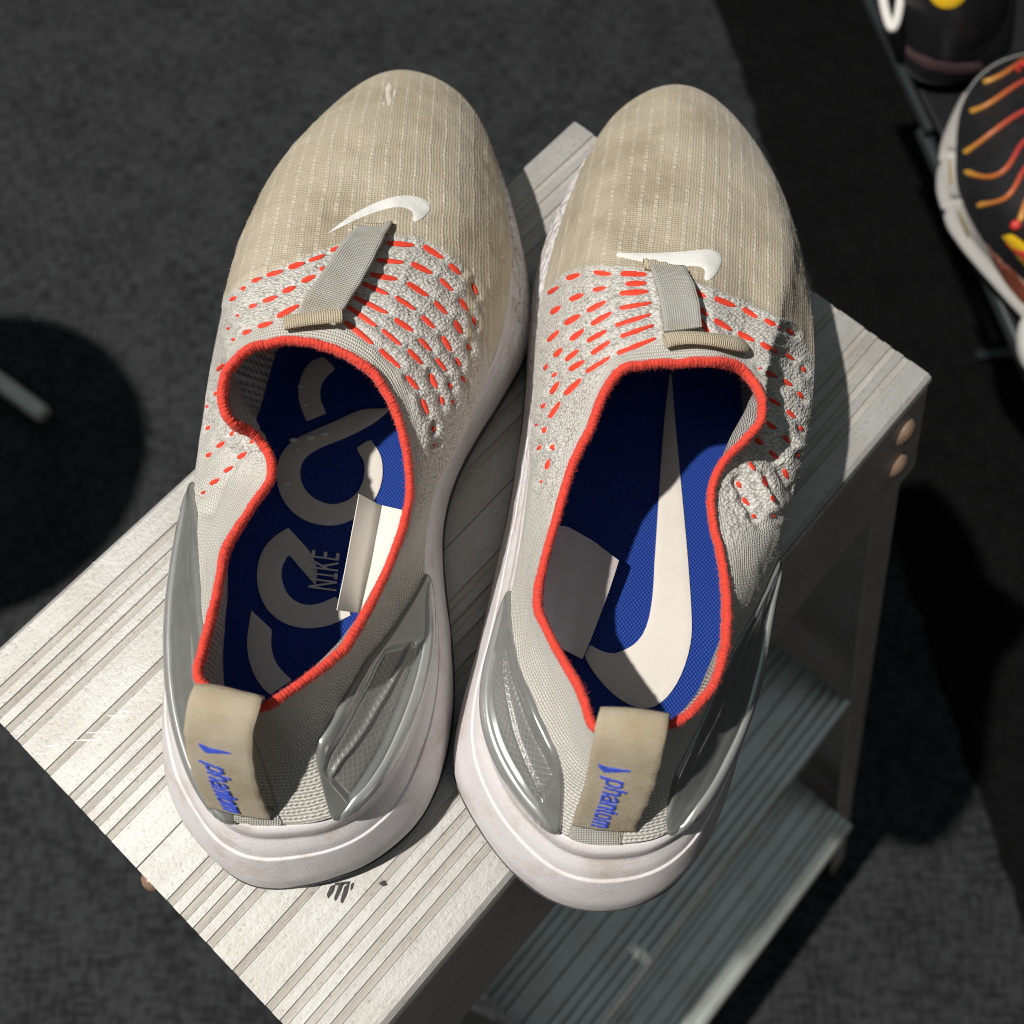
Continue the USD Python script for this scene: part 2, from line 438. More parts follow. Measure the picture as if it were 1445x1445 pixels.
foam('foam')
simple('foam_bumps', (0.66, 0.62, 0.64), 0.55, var=0.06, scale=45, bump=0.0022, bscale=210, dirt=((0.47, 0.38, 0.30), 70.0, 0.54, 0.78))
simple('outsole_rubber', (0.018, 0.019, 0.021), 0.6, bump=0.0003, bscale=900)
simple('clip_plastic', (0.275, 0.285, 0.275), 0.24, metal=0.4, var=0.10, scale=160, coat=0.6)
simple('clip_rim', (0.42, 0.43, 0.425), 0.25, metal=0.45, var=0.08, scale=120, coat=0.5)
simple('paper', (0.74, 0.71, 0.66), 0.5, var=0.03, scale=90, bump=0.0001, bscale=200)
simple('shaded_paper', (0.52, 0.48, 0.47), 0.3, var=0.06, scale=70)  # white label paper with the shade on it put into a grey colour
simple('blue_thread', (0.05, 0.10, 0.62), 0.7, var=0.15, scale=900, bump=0.0002, bscale=2200)
simple('lint', (0.75, 0.75, 0.72), 0.6)
simple('black_synthetic', (0.016, 0.016, 0.018), 0.45, var=0.25, scale=90, bump=0.0003, bscale=1300)
simple('black_gloss', (0.014, 0.014, 0.016), 0.36)
simple('mauve_foam', (0.125, 0.075, 0.085), 0.45, var=0.15)
simple('white_rubber', (0.86, 0.845, 0.80), 0.45, var=0.04, scale=60)
simple('slot_gold', (0.42, 0.33, 0.12), 0.5)
simple('brown_plastic', (0.32, 0.085, 0.045), 0.35, var=0.15)
simple('yellow_plastic', (0.85, 0.52, 0.02), 0.35, var=0.1)
simple('red_plastic', (0.70, 0.06, 0.05), 0.3)
simple('steel_tube', (0.055, 0.065, 0.068), 0.35, metal=0.6)
simple('pale_steel', (0.80, 0.81, 0.76), 0.5, metal=0.3)
simple('pinkish_cloth', (0.45, 0.33, 0.30), 0.7)


def insole_cloth():
    nodes = {'g': ('geometry', {}), 'mp': ('mapping', {'rotation': (0, 0, 0.12)}), 'sx': ('separate_xyz', {}),
             'mx': ('math', {'math_type': 'multiply', 'value2': 2 * PI / 0.00135}), 'sx1': ('math', {'math_type': 'sine'}),
             'my': ('math', {'math_type': 'multiply', 'value2': 2 * PI / 0.00165}), 'sy1': ('math', {'math_type': 'sine'}),
             'pr': ('math', {'math_type': 'multiply'}), 'mr': ('map_range', {'from_min': -1.0, 'from_max': 1.0, 'clamp': True}),
             'r': ('rgb_ramp', {'ramp': [(0, (0.003, 0.014, 0.10)), (0.5, (0.006, 0.038, 0.28)), (1, (0.03, 0.090, 0.40))]}),
             'b': ('bump', {'strength': 1.0, 'distance': 0.00018}), 'p': ('principled_bsdf', {'roughness': 0.75, 'specular_ior_level': 0.3})}
    links = [('g.position', 'mp.vector'), ('mp.vector', 'sx.vector'), ('sx.x', 'mx.value1'), ('sx.y', 'my.value1'), ('mx.value', 'sx1.value1'), ('my.value', 'sy1.value1'),
             ('sx1.value', 'pr.value1'), ('sy1.value', 'pr.value2'), ('pr.value', 'mr.value'), ('mr.result', 'r.fac'), ('r.color', 'p.base_color'), ('pr.value', 'b.height'), ('b.normal', 'p.normal')]
    usdkit.material(stage, L('insole_cloth'), nodes, links, surface='p.BSDF')


insole_cloth()
simple('fibre', (0.72, 0.68, 0.60), 0.8, var=0.1)
simple('red_fibre', (0.78, 0.09, 0.05), 0.8, var=0.1)


def diamond(name, c):
    """Translucent-grey panel with a fine diamond grid, for the recessed field of the heel clips."""
    c = np.array(c)
    nodes = {'au': ('attribute', {'attribute': 'su'}), 'av': ('attribute', {'attribute': 'sv'}),
             'ad': ('math', {'math_type': 'add'}), 'sb': ('math', {'math_type': 'subtract'}),
             'm1': ('math', {'math_type': 'multiply', 'value2': 2 * PI / 0.0024}), 's1': ('math', {'math_type': 'sine'}),
             'm2': ('math', {'math_type': 'multiply', 'value2': 2 * PI / 0.0024}), 's2': ('math', {'math_type': 'sine'}),
             'mx': ('math', {'math_type': 'maximum'}), 'mr': ('map_range', {'from_min': 0.45, 'from_max': 1.0, 'clamp': True}),
             'r': ('rgb_ramp', {'ramp': [(0, tuple(c * 0.92)), (1, tuple(c * 1.12))]}),
             'b': ('bump', {'strength': 0.5, 'distance': 0.00014}), 'p': ('principled_bsdf', {'roughness': 0.42, 'metallic': 0.3})}
    links = [('au.fac', 'ad.value1'), ('av.fac', 'ad.value2'), ('au.fac', 'sb.value1'), ('av.fac', 'sb.value2'), ('ad.value', 'm1.value1'), ('sb.value', 'm2.value1'),
             ('m1.value', 's1.value1'), ('m2.value', 's2.value1'), ('s1.value', 'mx.value1'), ('s2.value', 'mx.value2'), ('mx.value', 'mr.value'), ('mr.result', 'r.fac'),
             ('r.color', 'p.base_color'), ('mr.result', 'b.height'), ('b.normal', 'p.normal')]
    usdkit.material(stage, L(name), nodes, links, surface='p.BSDF')


diamond('clip_field', (0.25, 0.255, 0.245))


def flame(name):
    """Orange lines that run from yellow at the sole to red at the top (primvar su 0..1)."""
    nodes = {'au': ('attribute', {'attribute': 'su'}), 'r': ('rgb_ramp', {'ramp': [(0, (0.66, 0.36, 0.05)), (0.18, (0.62, 0.25, 0.05)), (0.6, (0.62, 0.15, 0.045)), (1, (0.55, 0.06, 0.05))]}),
             'p': ('principled_bsdf', {'roughness': 0.35})}
    usdkit.material(stage, L(name), nodes, [('au.fac', 'r.fac'), ('r.color', 'p.base_color')], surface='p.BSDF')


flame('flame_plastic')

# ------------------------------------------------------------------ the setting: floor and the black mat under the rack
FL_Z = -ZF
fl = trimesh.Trimesh([[-4, -3, FL_Z], [5, -3, FL_Z], [5, 5, FL_Z], [-4, 5, FL_Z]], [[0, 1, 2], [0, 2, 3]], process=False)
obj('floor', fl, 'carpet', smooth=False, kind='structure')
e0, e1 = at(1012, 0, FL_Z + 0.004), at(1442, 1300, FL_Z + 0.004)
ed = unit(e1 - e0)
en = np.array([-ed[1], ed[0], 0])
if en[0] < 0:
    en = -en
s = np.linspace(-1.2, 2.2, 500)
edge = e0 + ed * s[:, None] + en * ((meshkit.fbm(np.stack([s * 30, s * 0, s * 0], -1), 4, 3) - 0.5) * 0.012)[:, None]
far = edge + en * 1.6
down = np.array([0, 0, -0.003])
mv = np.vstack([edge + down, edge, edge + en * 0.004 + [0, 0, 0.002], far + [0, 0, 0.002]])
k = len(s)
mf = []
for r in range(3):
    for i in range(k - 1):
        a0, a1, b0, b1 = r * k + i, r * k + i + 1, (r + 1) * k + i, (r + 1) * k + i + 1
        mf += [[a0, b0, b1], [a0, b1, a1]]
mt = trimesh.Trimesh(mv, mf, process=False)
if mt.face_normals[-1][2] < 0:
    mt.invert()
put(obj('floor_mat', mt, 'mat', smooth=20), 'black floor mat lying on the charcoal carpet under the shoe rack', 'mat')

# ------------------------------------------------------------------ step stool
PW, PL = 0.1964658, 0.345
stool = thing('step_stool', (0, 0, FL_Z), 'worn aluminium step stool with grooved platform, standing under the pair of knit sneakers', 'step stool')


def abz(a, b, z):
    return A_AX * a + B_AX * b + Z_AX * z


def profile_plate(zt, b0, b1, grooves, depth, a0, a1, thick, lip=0.0, mat='platform_aluminium', parent=stool, name='platform'):
    """An extruded tread: profile across b with square grooves, run along a; the groove floors are a sub-part."""
    pts = [(b0, zt - 0.0025), (b0 + 0.0006, zt - 0.0006), (b0 + 0.002, zt)]
    floors = []
    for g0, g1 in grooves:
        pts += [(g0, zt), (g0 + 0.0003, zt - depth), (g1 - 0.0003, zt - depth), (g1, zt)]
        floors.append((g0, g1))
    pts += [(b1 - 0.003, zt), (b1 - 0.0010, zt - 0.0010), (b1, zt - 0.003)]
    pts += [(b1, zt - thick), (b0, zt - thick)]
    poly = Polygon(pts)
    ex = trimesh.creation.extrude_polygon(poly, a1 - a0, engine='earcut')
    v = ex.vertices
    V = v[:, 2:3] * A_AX + a0 * A_AX + v[:, 0:1] * B_AX + v[:, 1:2] * Z_AX
    m = trimesh.Trimesh(V, ex.faces, process=False)
    if m.volume < 0:
        m.invert()
    pr = obj(name, m, mat, parent, smooth=20)
    fs = []
    for g0, g1 in floors:
        c = abz((a0 + a1) / 2, (g0 + g1) / 2, zt - depth + 0.00025)
        fs.append((np.array([abz(a0, g0 + 0.0003, zt - depth + 0.0002), abz(a1, g0 + 0.0003, zt - depth + 0.0002), abz(a1, g1 - 0.0003, zt - depth + 0.0002), abz(a0, g1 - 0.0003, zt - depth + 0.0002)]), np.array([[0, 3, 2], [0, 2, 1]])))
    return pr, fs


gc = [64.7, 71.4, 78.1, 84.6, 48.8, 15.9, 22.7, 29.1, 35.8]
gr = sorted([(c - 1.6, c + 1.6) for c in gc] + [(-c - 1.6, -c + 1.6) for c in gc] + [(-1.35, -0.75)])
gr = [(x / 1000, y / 1000) for x, y in gr]
plat, fs = profile_plate(0.0, -PW / 2, PW / 2, gr, 0.0007, -PL / 2, PL / 2, 0.0045)
for k_, (v_, f_) in enumerate(fs):
    mm_ = trimesh.Trimesh(v_, f_, process=False)
    if mm_.face_normals[0][2] < 0:
        mm_.invert()
    obj('groove', mm_, 'groove_aluminium', plat, smooth=False)
# bright worn scratches on the platform are thin bright grazes in the metal: shallow nicks on the far edge
TILT = 0.34
dn = unit(np.array(B_AX * TILT - Z_AX))            # down along the front frame
nf = unit(np.cross(A_AX, dn))
if nf @ B_AX < 0:
    nf = -nf
top_front = abz(0, PW / 2 + 0.0003, -0.0047)
ap_len = 0.060
obj('front_apron', box_frame(top_front + dn * ap_len / 2 - nf * 0.0015, A_AX, dn, nf, PL - 0.002, ap_len, 0.003), 'rail_aluminium', stool)
obj('rear_apron', box_frame(abz(0, -PW / 2 + 0.003, -0.0050 - 0.022), A_AX, B_AX, Z_AX, PL - 0.002, 0.003, 0.043), 'rail_aluminium', stool)
for sgn in (-1, 1):
    obj('side_apron', box_frame(abz(sgn * (PL / 2 - 0.0035), -0.004, -0.0050 - 0.018), B_AX, A_AX, Z_AX, PW - 0.02, 0.003, 0.036), 'rail_aluminium', stool)
rail_len = (ZF - 0.016) / (-dn[2])
ez = unit(np.cross(A_AX, dn))
for sgn in (-1, 1):
    a_c = sgn * (PL / 2 - 0.0145)
    st = abz(a_c, PW / 2 - 0.001, -0.016)
    web = box_frame(st + dn * rail_len / 2 + abz(sgn * 0.0098, 0, 0) - nf * 0.044, A_AX, dn, ez, 0.0028, rail_len - 0.012, 0.086)
    flange = box_frame(st + dn * (rail_len / 2 + 0.03) - nf * 0.0012, A_AX, dn, ez, 0.0225, rail_len - 0.07, 0.0028)
    rl = obj('front_rail', join([web, flange]), 'rail_aluminium', stool)
    ft = st + dn * (rail_len - 0.008) - nf * 0.018
    obj('foot', box_frame(ft, A_AX, dn, ez, 0.028, 0.03, 0.045, 0.004), 'black_foot', rl)
    du = unit(-B_AX * 0.30 - Z_AX)
    nb = unit(np.cross(A_AX, du))
    sb = abz(a_c, -PW / 2 + 0.022, -0.016)
    ln = (ZF - 0.03) / (-du[2])
    obj('rear_leg', box_frame(sb + du * ln / 2, A_AX, du, nb, 0.022, ln, 0.022, 0.002), 'rail_aluminium', stool)
for (px, py) in ((1276, 610), (1266, 656), (0, 0)):
    if px == 0:
        c = abz(-PL / 2 - 0.0015, 0.003, -0.012)
        ax = -A_AX
        rad = 0.0045
    else:
        r0 = at(px, py, 0) - CAM
        t_ = ((top_front - CAM) @ nf) / (r0 @ nf)
        c = CAM + r0 * t_
        ax = nf
        rad = 0.0066
    u1 = unit(np.cross(ax, [0.3, 0.2, 0.9]))
    u2 = np.cross(ax, u1)
    prof = [(0, 0.0034), (0.4, 0.0032), (0.75, 0.0022), (1, 0.0004), (1.0, -0.001)]
    th = np.linspace(0, 2 * PI, 24, endpoint=False)
    P = np.array([[c + (u1 * math.cos(t) + u2 * math.sin(t)) * rad * q + ax * h for q, h in prof] for t in th])
    mm_ = trimesh.Trimesh(P.reshape(-1, 3), grid_faces(24, len(prof), True), process=False)
    if mm_.face_normals[5] @ ax < 0:
        mm_.invert()
    obj('rivet', mm_, 'copper_rivet', stool, smooth=60)
# the two treads below
for zt, nm in ((-0.30, 'upper'), (-0.545, 'lower')):
    bf = PW / 2 + TILT * (-zt) + (-0.004 if nm == 'upper' else 0.011)
    b0 = bf - 0.078
    g = []
    for c in np.concatenate([np.linspace(0.0085, 0.0265, 4), [0.0385], np.linspace(0.0505, 0.0695, 4)]):
        g.append((b0 + c - 0.0017, b0 + c + 0.0017))
    tr, fs = profile_plate(zt, b0, bf, g, 0.0042, -PL / 2 + 0.0265, PL / 2 - 0.0265, 0.008, mat='step_aluminium', name='step')
    hw = PL / 2 - 0.0265
    obj('step_lip', box_frame(abz(0, bf - 0.0035, zt - 0.0215), A_AX, B_AX, Z_AX, 2 * hw, 0.006, 0.025, 0.002), 'platform_aluminium', tr)
    obj('step_back', box_frame(abz(0, b0 + 0.002, zt - 0.0195), A_AX, B_AX, Z_AX, 2 * hw, 0.003, 0.021, 0.001), 'step_aluminium', tr)

# ------------------------------------------------------------------ the pair of knit sneakers
NT, NR = 880, 110


def loop(ctrl, n=NT, smooth=0.0):
    """Closed curve from (t, px, py, z) control points; px, py, z are interpolated in space. Returns (n, 3) points."""
    c = np.array(ctrl, float)
    P = np.array([at(px, py, z) for _, px, py, z in c])
    t = np.append(c[:, 0], c[0, 0] + 1)
    sp = CubicSpline(t, np.vstack([P, P[:1]]), bc_type='periodic')
    q = np.arange(n) / n
    return sp((q - c[0, 0]) % 1 + c[0, 0])


def per(ctrl, n=NT):
    c = np.array(ctrl, float)
    t = np.concatenate([c[:, 0] - 1, c[:, 0], c[:, 0] + 1])
    return PchipInterpolator(t, np.tile(c[:, 1], 3))(np.arange(n) / n)


def inward(curve):
    """Unit horizontal normals pointing into the loop."""
    d = unit((np.roll(curve, -2, 0) - np.roll(curve, 2, 0)) * [1, 1, 0])
    n = np.stack([-d[:, 1], d[:, 0], 0 * d[:, 0]], -1)
    area = 0.5 * np.sum(curve[:, 0] * np.roll(curve[:, 1], -1) - np.roll(curve[:, 0], -1) * curve[:, 1])
    return n if area > 0 else -n


class Surf:
    """A surface grid that can be looked up by the place where the photograph shows it."""

    def __init__(self, P, N):
        P, N = P.reshape(-1, 3), N.reshape(-1, 3)
        face = np.einsum('ij,ij->i', N, unit(CAM - P)) > 0.05
        P, N = P[face], N[face]
        uv = proj(P)
        self.a = LinearNDInterpolator(uv, np.hstack([P, N]))
        self.b = NearestNDInterpolator(uv, np.hstack([P, N]))

    def __call__(self, q):
        q = np.atleast_2d(np.asarray(q, float))
        r = self.a(q)
        bad = np.isnan(r[:, 0])
        if bad.any():
            r[bad] = self.b(q[bad])
        return r[:, :3], unit(r[:, 3:])


def decal(surf, poly, h=0.0006, step=5.0, edge=4.0, base=-0.0004, attrs=False, hfun=None, relax=0):
    """A thin raised patch that follows surf over a polygon given in picture units; domed at its border."""
    poly = Polygon(poly) if not hasattr(poly, 'geom_type') else poly
    poly = poly.buffer(0)
    if poly.geom_type != 'Polygon':
        poly = max(poly.geoms, key=lambda g: g.area)
    pts, rings = [], []
    for ring in [poly.exterior] + list(poly.interiors):
        n = max(8, int(ring.length / step))
        r = [ring.interpolate(i / n, normalized=True).coords[0] for i in range(n)]
        rings.append(np.arange(len(pts), len(pts) + n))
        pts += r
    nb = len(pts)
    x0, y0, x1, y1 = poly.bounds
    gx, gy = np.meshgrid(np.arange(x0, x1, step), np.arange(y0, y1, step * 0.87))
    gx = gx + (np.arange(gx.shape[0]) % 2)[:, None] * step / 2
    c = np.stack([gx.ravel(), gy.ravel()], -1)
    if len(c):
        inside = shapely.contains_xy(poly.buffer(-step * 0.55), c[:, 0], c[:, 1])
        c = c[inside]
        pts = np.vstack([np.array(pts), c])
    pts = np.array(pts)
    tri = Delaunay(pts).simplices
    cen = pts[tri].mean(1)
    tri = tri[shapely.contains_xy(poly.buffer(0.05), cen[:, 0], cen[:, 1])]
    P, N = surf(pts)
    if relax:
        e_ = np.unique(np.sort(np.vstack([tri[:, [0, 1]], tri[:, [1, 2]], tri[:, [2, 0]]]), 1), axis=0)
        deg = np.bincount(e_.ravel(), minlength=len(pts)).astype(float)
        bl = np.zeros(len(pts), bool)
        bl[:nb] = True
        for it in range(relax * 4):
            for A_ in ((P, N) if it < relax else (N,)):
                acc = np.zeros_like(A_)
                np.add.at(acc, e_[:, 0], A_[e_[:, 1]])
                np.add.at(acc, e_[:, 1], A_[e_[:, 0]])
                A_ += 0.5 * (acc / np.maximum(deg, 1)[:, None] - A_)
        # keep every point where the photograph shows it: slide it along the surface's own smoothed depth
        ray = unit(np.array([at(x, y, 0.0) for x, y in pts]) - CAM)
        P = CAM + ray * np.einsum('ij,ij->i', P - CAM, ray)[:, None]
        N = unit(N)
    d = shapely.distance(shapely.boundary(poly), shapely.points(pts))
    e = np.clip(d / edge, 0, 1)
    hh = h * (0.45 + 0.55 * np.sqrt(1 - (1 - e) ** 2))
    if hfun is not None:
        hh = hh + hfun(pts, d)
    top = P + N * hh[:, None]
    bot = P + N * base
    n = len(pts)
    v = np.vstack([top, bot])
    fn = np.cross(top[tri[:, 1]] - top[tri[:, 0]], top[tri[:, 2]] - top[tri[:, 0]])
    flip = np.einsum('ij,ij->i', fn, N[tri[:, 0]]) < 0
    tri[flip] = tri[flip][:, ::-1]
    f = [tri, tri[:, ::-1] + n]
    for r in rings:
        r2 = np.roll(r, -1)
        f += [np.stack([r, r2, r2 + n], -1), np.stack([r, r2 + n, r + n], -1)]
    m = trimesh.Trimesh(v, np.vstack(f), process=False)
    if attrs:
        return m, np.vstack([pts, pts])
    return m


def stitch(surf, a, b, w, h=0.0006):
    a, b = np.array(a, float), np.array(b, float)
    d = b - a
    L_ = max(np.hypot(*d), 1e-6)
    d = d / L_
    n = np.array([-d[1], d[0]])
    w = min(w, L_ * 0.6)
    ring = [a, a + d * w * .7 + n * w * .8, (a + b) / 2 + n * w, b - d * w * .9 + n * w * .6, b, b - d * w * .9 - n * w * .6, (a + b) / 2 - n * w, a + d * w * .7 - n * w * .8]
    mid = [a + d * w, (a + b) / 2, b - d * w]
    q = np.array(ring + mid)
    P, N = surf(q)
    top = P + N * (np.array([.3] * 8 + [1, 1.15, 1.0]) * h)[:, None]
    bot = P[:8] - N[:8] * 0.0005
    v = np.vstack([top, bot])
    f = [[0, 1, 8], [1, 2, 9], [1, 9, 8], [2, 3, 10], [2, 10, 9], [3, 4, 10], [4, 5, 10], [5, 6, 9], [5, 9, 10], [6, 7, 8], [6, 8, 9], [7, 0, 8]]
    for i in range(8):
        j = (i + 1) % 8
        f += [[i, 11 + i, 11 + j], [i, 11 + j, j]]
    m = trimesh.Trimesh(v, f, process=False)
    if np.dot(m.face_normals[1], N[9]) < 0:
        m.invert()
    return m


def tape(path, width, across, thick=0.0009, n=60, k=9, curl=0.0):
    """A strip of woven tape along a 3D path; 'across' gives its width direction at each control point. Returns mesh, su, sv."""
    path, across = np.array(path, float), unit(np.array(across, float))
    s = np.r_[0, np.cumsum(np.linalg.norm(np.diff(path, axis=0), axis=1))]
    q = np.linspace(0, s[-1], n)
    C, A = CubicSpline(s, path)(q), unit(PchipInterpolator(s, across)(q))
    W = np.interp(q, s, np.broadcast_to(width, (len(path),)))
    T = unit(np.gradient(C, axis=0))
    Nn = unit(np.cross(A, T))
    if (Nn * (CAM - C)).sum() < 0:
        Nn = -Nn
    x = np.linspace(-1, 1, k)
    fray = 1 + 0.012 * np.sin(q / 0.0016)[:, None] * (np.abs(x) > .99)[None]
    base = C[:, None] + A[:, None] * (x[None] * fray * W[:, None] / 2)[:, :, None] - Nn[:, None] * (curl * (x ** 2))[None, :, None]
    base = base + Nn[:, None] * ((meshkit.fbm(base * 130, 3, 17) - 0.5) * 0.0005)[..., None]
    top, bot = base + Nn[:, None] * thick / 2, base - Nn[:, None] * thick / 2
    ringv = np.concatenate([top, bot[:, ::-1]], 1)
    kk = 2 * k
    v = ringv.reshape(-1, 3)
    f = []
    for i in range(n - 1):
        for j in range(kk):
            j2 = (j + 1) % kk
            f += [[i * kk + j, (i + 1) * kk + j, (i + 1) * kk + j2], [i * kk + j, (i + 1) * kk + j2, i * kk + j2]]
    for row, rev in ((0, False), (n - 1, True)):
        for j in range(k - 1):
            a0, a1, b0, b1 = row * kk + j, row * kk + j + 1, row * kk + kk - 1 - j, row * kk + kk - 2 - j
            f += [[a0, a1, b1], [a0, b1, b0]] if not rev else [[a0, b1, a1], [a0, b0, b1]]
    m = trimesh.Trimesh(v, f, process=False)
    if m.volume < 0:
        m.invert()
    su = np.repeat(q, kk)
    sv = np.tile(np.r_[x, x[::-1]], n) * np.mean(W) / 2
    def place(uv, lift=0.0):
        """Points at (metres along, metres across) on the tape's outer face."""
        uv = np.asarray(uv, float)
        c = np.stack([np.interp(uv[:, 0], q, C[:, i]) for i in range(3)], -1)
        aa = unit(np.stack([np.interp(uv[:, 0], q, A[:, i]) for i in range(3)], -1))
        nn = unit(np.stack([np.interp(uv[:, 0], q, Nn[:, i]) for i in range(3)], -1))
        return c + aa * uv[:, 1:2] - nn * (curl * (uv[:, 1:2] / (np.mean(W) / 2)) ** 2) + nn * (thick / 2 + lift if np.ndim(lift) == 0 else (thick / 2 + lift)[:, None])
    return m, su, sv, place, s[-1]


def zoom(ox, oy, pts, s=1445 / 560):
    return [(ox + x / s, oy + y / s) for x, y in pts]


def lettering(text, height, place, u0, v0, slant=0.25, squeeze=0.9, lift=0.0004):
    """Text that runs along a tape (u) with its caps pointing across (v)."""
    t = meshkit.text_mesh(text, height, 0.001)
    t = t.subdivide_to_size(0.0015) if hasattr(t, 'subdivide_to_size') else t
    v = np.array(t.vertices)
    x, y, z = v[:, 0] * squeeze + v[:, 1] * slant, v[:, 1], v[:, 2]
    P = place(np.stack([u0 + x, v0 + y], -1), np.where(z > 0.0005, lift, -0.0004))
    m = trimesh.Trimesh(P, t.faces, process=False)
    return m


def swoosh_poly(tip, elbow_out, heel, inner, n=14):
    pass


def bezier(p, n=12):
    p = np.array(p, float)
    t = np.linspace(0, 1, n)[:, None]
    if len(p) == 3:
        return (1 - t) ** 2 * p[0] + 2 * t * (1 - t) * p[1] + t ** 2 * p[2]
    return (1 - t) ** 3 * p[0] + 3 * t * (1 - t) ** 2 * p[1] + 3 * t ** 2 * (1 - t) * p[2] + t ** 3 * p[3]


def spoly(pts, n=6):
    """Smooth closed polygon through points (centripetal Catmull-Rom)."""
    p = np.array(pts, float)
    t = np.r_[0, np.cumsum(np.linalg.norm(np.diff(np.vstack([p, p[:1]]), axis=0), axis=1) ** 0.5)]
    sp = CubicSpline(t, np.vstack([p, p[:1]]), bc_type='periodic')
    return sp(np.linspace(0, t[-1], n * len(p), endpoint=False))


def insole_z(y):
    return np.interp(y, [-0.13, -0.09, -0.02, 0.06, 0.12], [0.031, 0.030, 0.026, 0.019, 0.018])


def at_insole(px, py, lift=0.0):
    z = 0.028
    for _ in range(6):
        p = at(px, py, z)
        z = float(insole_z(p[1])) + lift
    return at(px, py, z)


def flat_print(poly, lift0=0.0004, thick=0.00045, step=6.0):
    """A print lying on the insole."""
    class S:
        def __call__(self, q):
            return np.array([at_insole(*x, lift0) for x in q]), np.tile([0, 0, 1.0], (len(q), 1))
    return decal(S(), poly, h=thick, step=step, edge=1.5, base=-0.0006)


TOE_T = [(0.0, 0.0), (0.22, 0.0), (0.30, 0.55), (0.38, 1), (0.62, 1), (0.70, 0.55), (0.78, 0.0)]


def build_shoe(side, label, sole, sil, col, folds, zone_line, axis, stitches, logo, clips):
    heel_p = at(sole[0][1], sole[0][2], 0.0)
    root = thing('knit_sneaker', np.r_[heel_p[:2], 0.0], label, 'sneaker', 'pair of knit sneakers')
    SOLE, SIL, COL = loop(sole), loop(sil), loop(col)
    inS, inU = inward(SOLE), inward(SIL)
    q = np.arange(NT) / NT
    wt = per(TOE_T)
    BITE = SIL + inU * (0.0012 + 0.0020 * wt)[:, None]
    BITE[:, 2] = np.minimum(per([(0, .0415), (.12, .040), (.2, .037), (.3, .029), (.4, .0225), (.5, .0225), (.6, .0225), (.7, .028), (.8, .037), (.88, .040)]), SIL[:, 2] - 0.004)
    # --- midsole and outsole: rings from the ground to the bite line
    zs = SOLE[:, 2]
    spring = per([(0.0, 0.004), (0.06, 0.001), (0.30, 0.0), (0.42, 0.003), (0.5, 0.010), (0.58, 0.003), (0.70, 0.0), (0.94, 0.001)])
    rocker = np.abs(np.sin(q * 2 * PI * 9)) * 0
    def ring(f, zf, off=0.0):
        P = SOLE * (1 - f) + BITE * f + inS * off
        P = P.copy()
        P[:, 2] = zf
        return P
    zb = BITE[:, 2]
    zl = lambda g: zs + (zb - zs) * g
    heelness = per([(0.0, 1), (0.12, 0.9), (0.22, 0.35), (0.32, 0.1), (0.5, 0.1), (0.68, 0.1), (0.78, 0.35), (0.88, 0.9)])
    outs = [ring(0, spring + 0.0002, 0.012), ring(0, spring + 0.0002, 0.004), ring(0, spring + 0.0010, 0.0004), ring(0, spring + 0.0048, -0.0009), ring(0, spring + 0.0056, 0.0022), ring(0, spring + 0.0056, 0.006)]
    P = np.stack(outs, 1)
    cen = P.mean((0, 1))
    bottom = trimesh.Trimesh(np.vstack([P[:, 0], [cen * [1, 1, 0] + [0, 0, 0.0002]]]), [[(i + 1) % NT, i, NT] for i in range(NT)], process=False)
    om = join([trimesh.Trimesh(P.reshape(-1, 3), grid_faces(NT, P.shape[1], True), process=False), bottom])
    obj('outsole', om, 'outsole_rubber', root, smooth=50)
    g = heelness
    mids = [ring(0, spring + 0.0052, 0.006), ring(0, spring + 0.0052, 0.0012), ring(0, spring + 0.0070, 0.0),
            ring(0, zl(-0.15), -0.0004), ring(0.06, zl(0.10)), ring(0.22, zl(0.34)), ring(0.36, zl(0.52)), ring(0.41, zl(0.57)),
            ring(0.45, zl(0.57)), ring(0.475, zl(0.60)), ring(0.55, zl(0.68)), ring(0.66, zl(0.76)), ring(0.74, zl(0.82)), ring(0.76, zl(0.92)), ring(0.82, zl(1.05)), ring(0.93, zl(1.10)), ring(1.00, zl(1.06)), ring(1.05, zl(0.92)), ring(1.09, zl(0.70))]
    P = np.stack(mids, 1)
    # dense vertical resampling so that the relief reads
    P = PchipInterpolator(np.arange(P.shape[1]), P, axis=1)(np.linspace(0, P.shape[1] - 1, 58))
    bump = (meshkit.fbm(P * 55, 3, 5) - 0.5)[..., None] * 0.0010
    P = P + inS[:, None] * bump
    mn = grid_normals(P)
    if (mn[:, 12] * inS).sum() > 0:
        mn = -mn
    MP = P
    mf = grid_faces(NT, P.shape[1], True)
    msurf = Surf(P[:, 4:42], mn[:, 4:42])
    mm_ = trimesh.Trimesh(P.reshape(-1, 3), mf, process=False)
    if (mm_.vertex_normals.reshape(NT, -1, 3)[:, 10] * inS).sum() > 0:
        mm_.invert()
    fore = np.clip(1.15 - heelness * 2.2, 0, 1)
    fore = np.repeat(fore[:, None], P.shape[1], 1) * np.clip((20 - np.abs(np.arange(P.shape[1]) - 17)) / 5, 0, 1)[None]
    obj('midsole', mm_, 'foam', root, smooth=True, attrs={'fore': fore.ravel()})
    # --- upper: rings from the bite line over the silhouette to the collar
    nr = NR
    r = np.linspace(0, 1, nr)
    r = np.r_[-0.08, -0.04, r]
    P = np.zeros((NT, len(r), 3))
    hk = per([(0.0, 0.0), (0.22, 0.0), (0.30, 0.35), (0.37, 0.46), (0.44, 0.36), (0.5, 0.30), (0.56, 0.36), (0.63, 0.46), (0.70, 0.35), (0.78, 0.0)])
    bulge = per([(0.0, -.0050), (.10, -.0050), (.17, .0005), (.25, .0035), (.75, .0035), (.83, .0000), (.90, -.0055)])
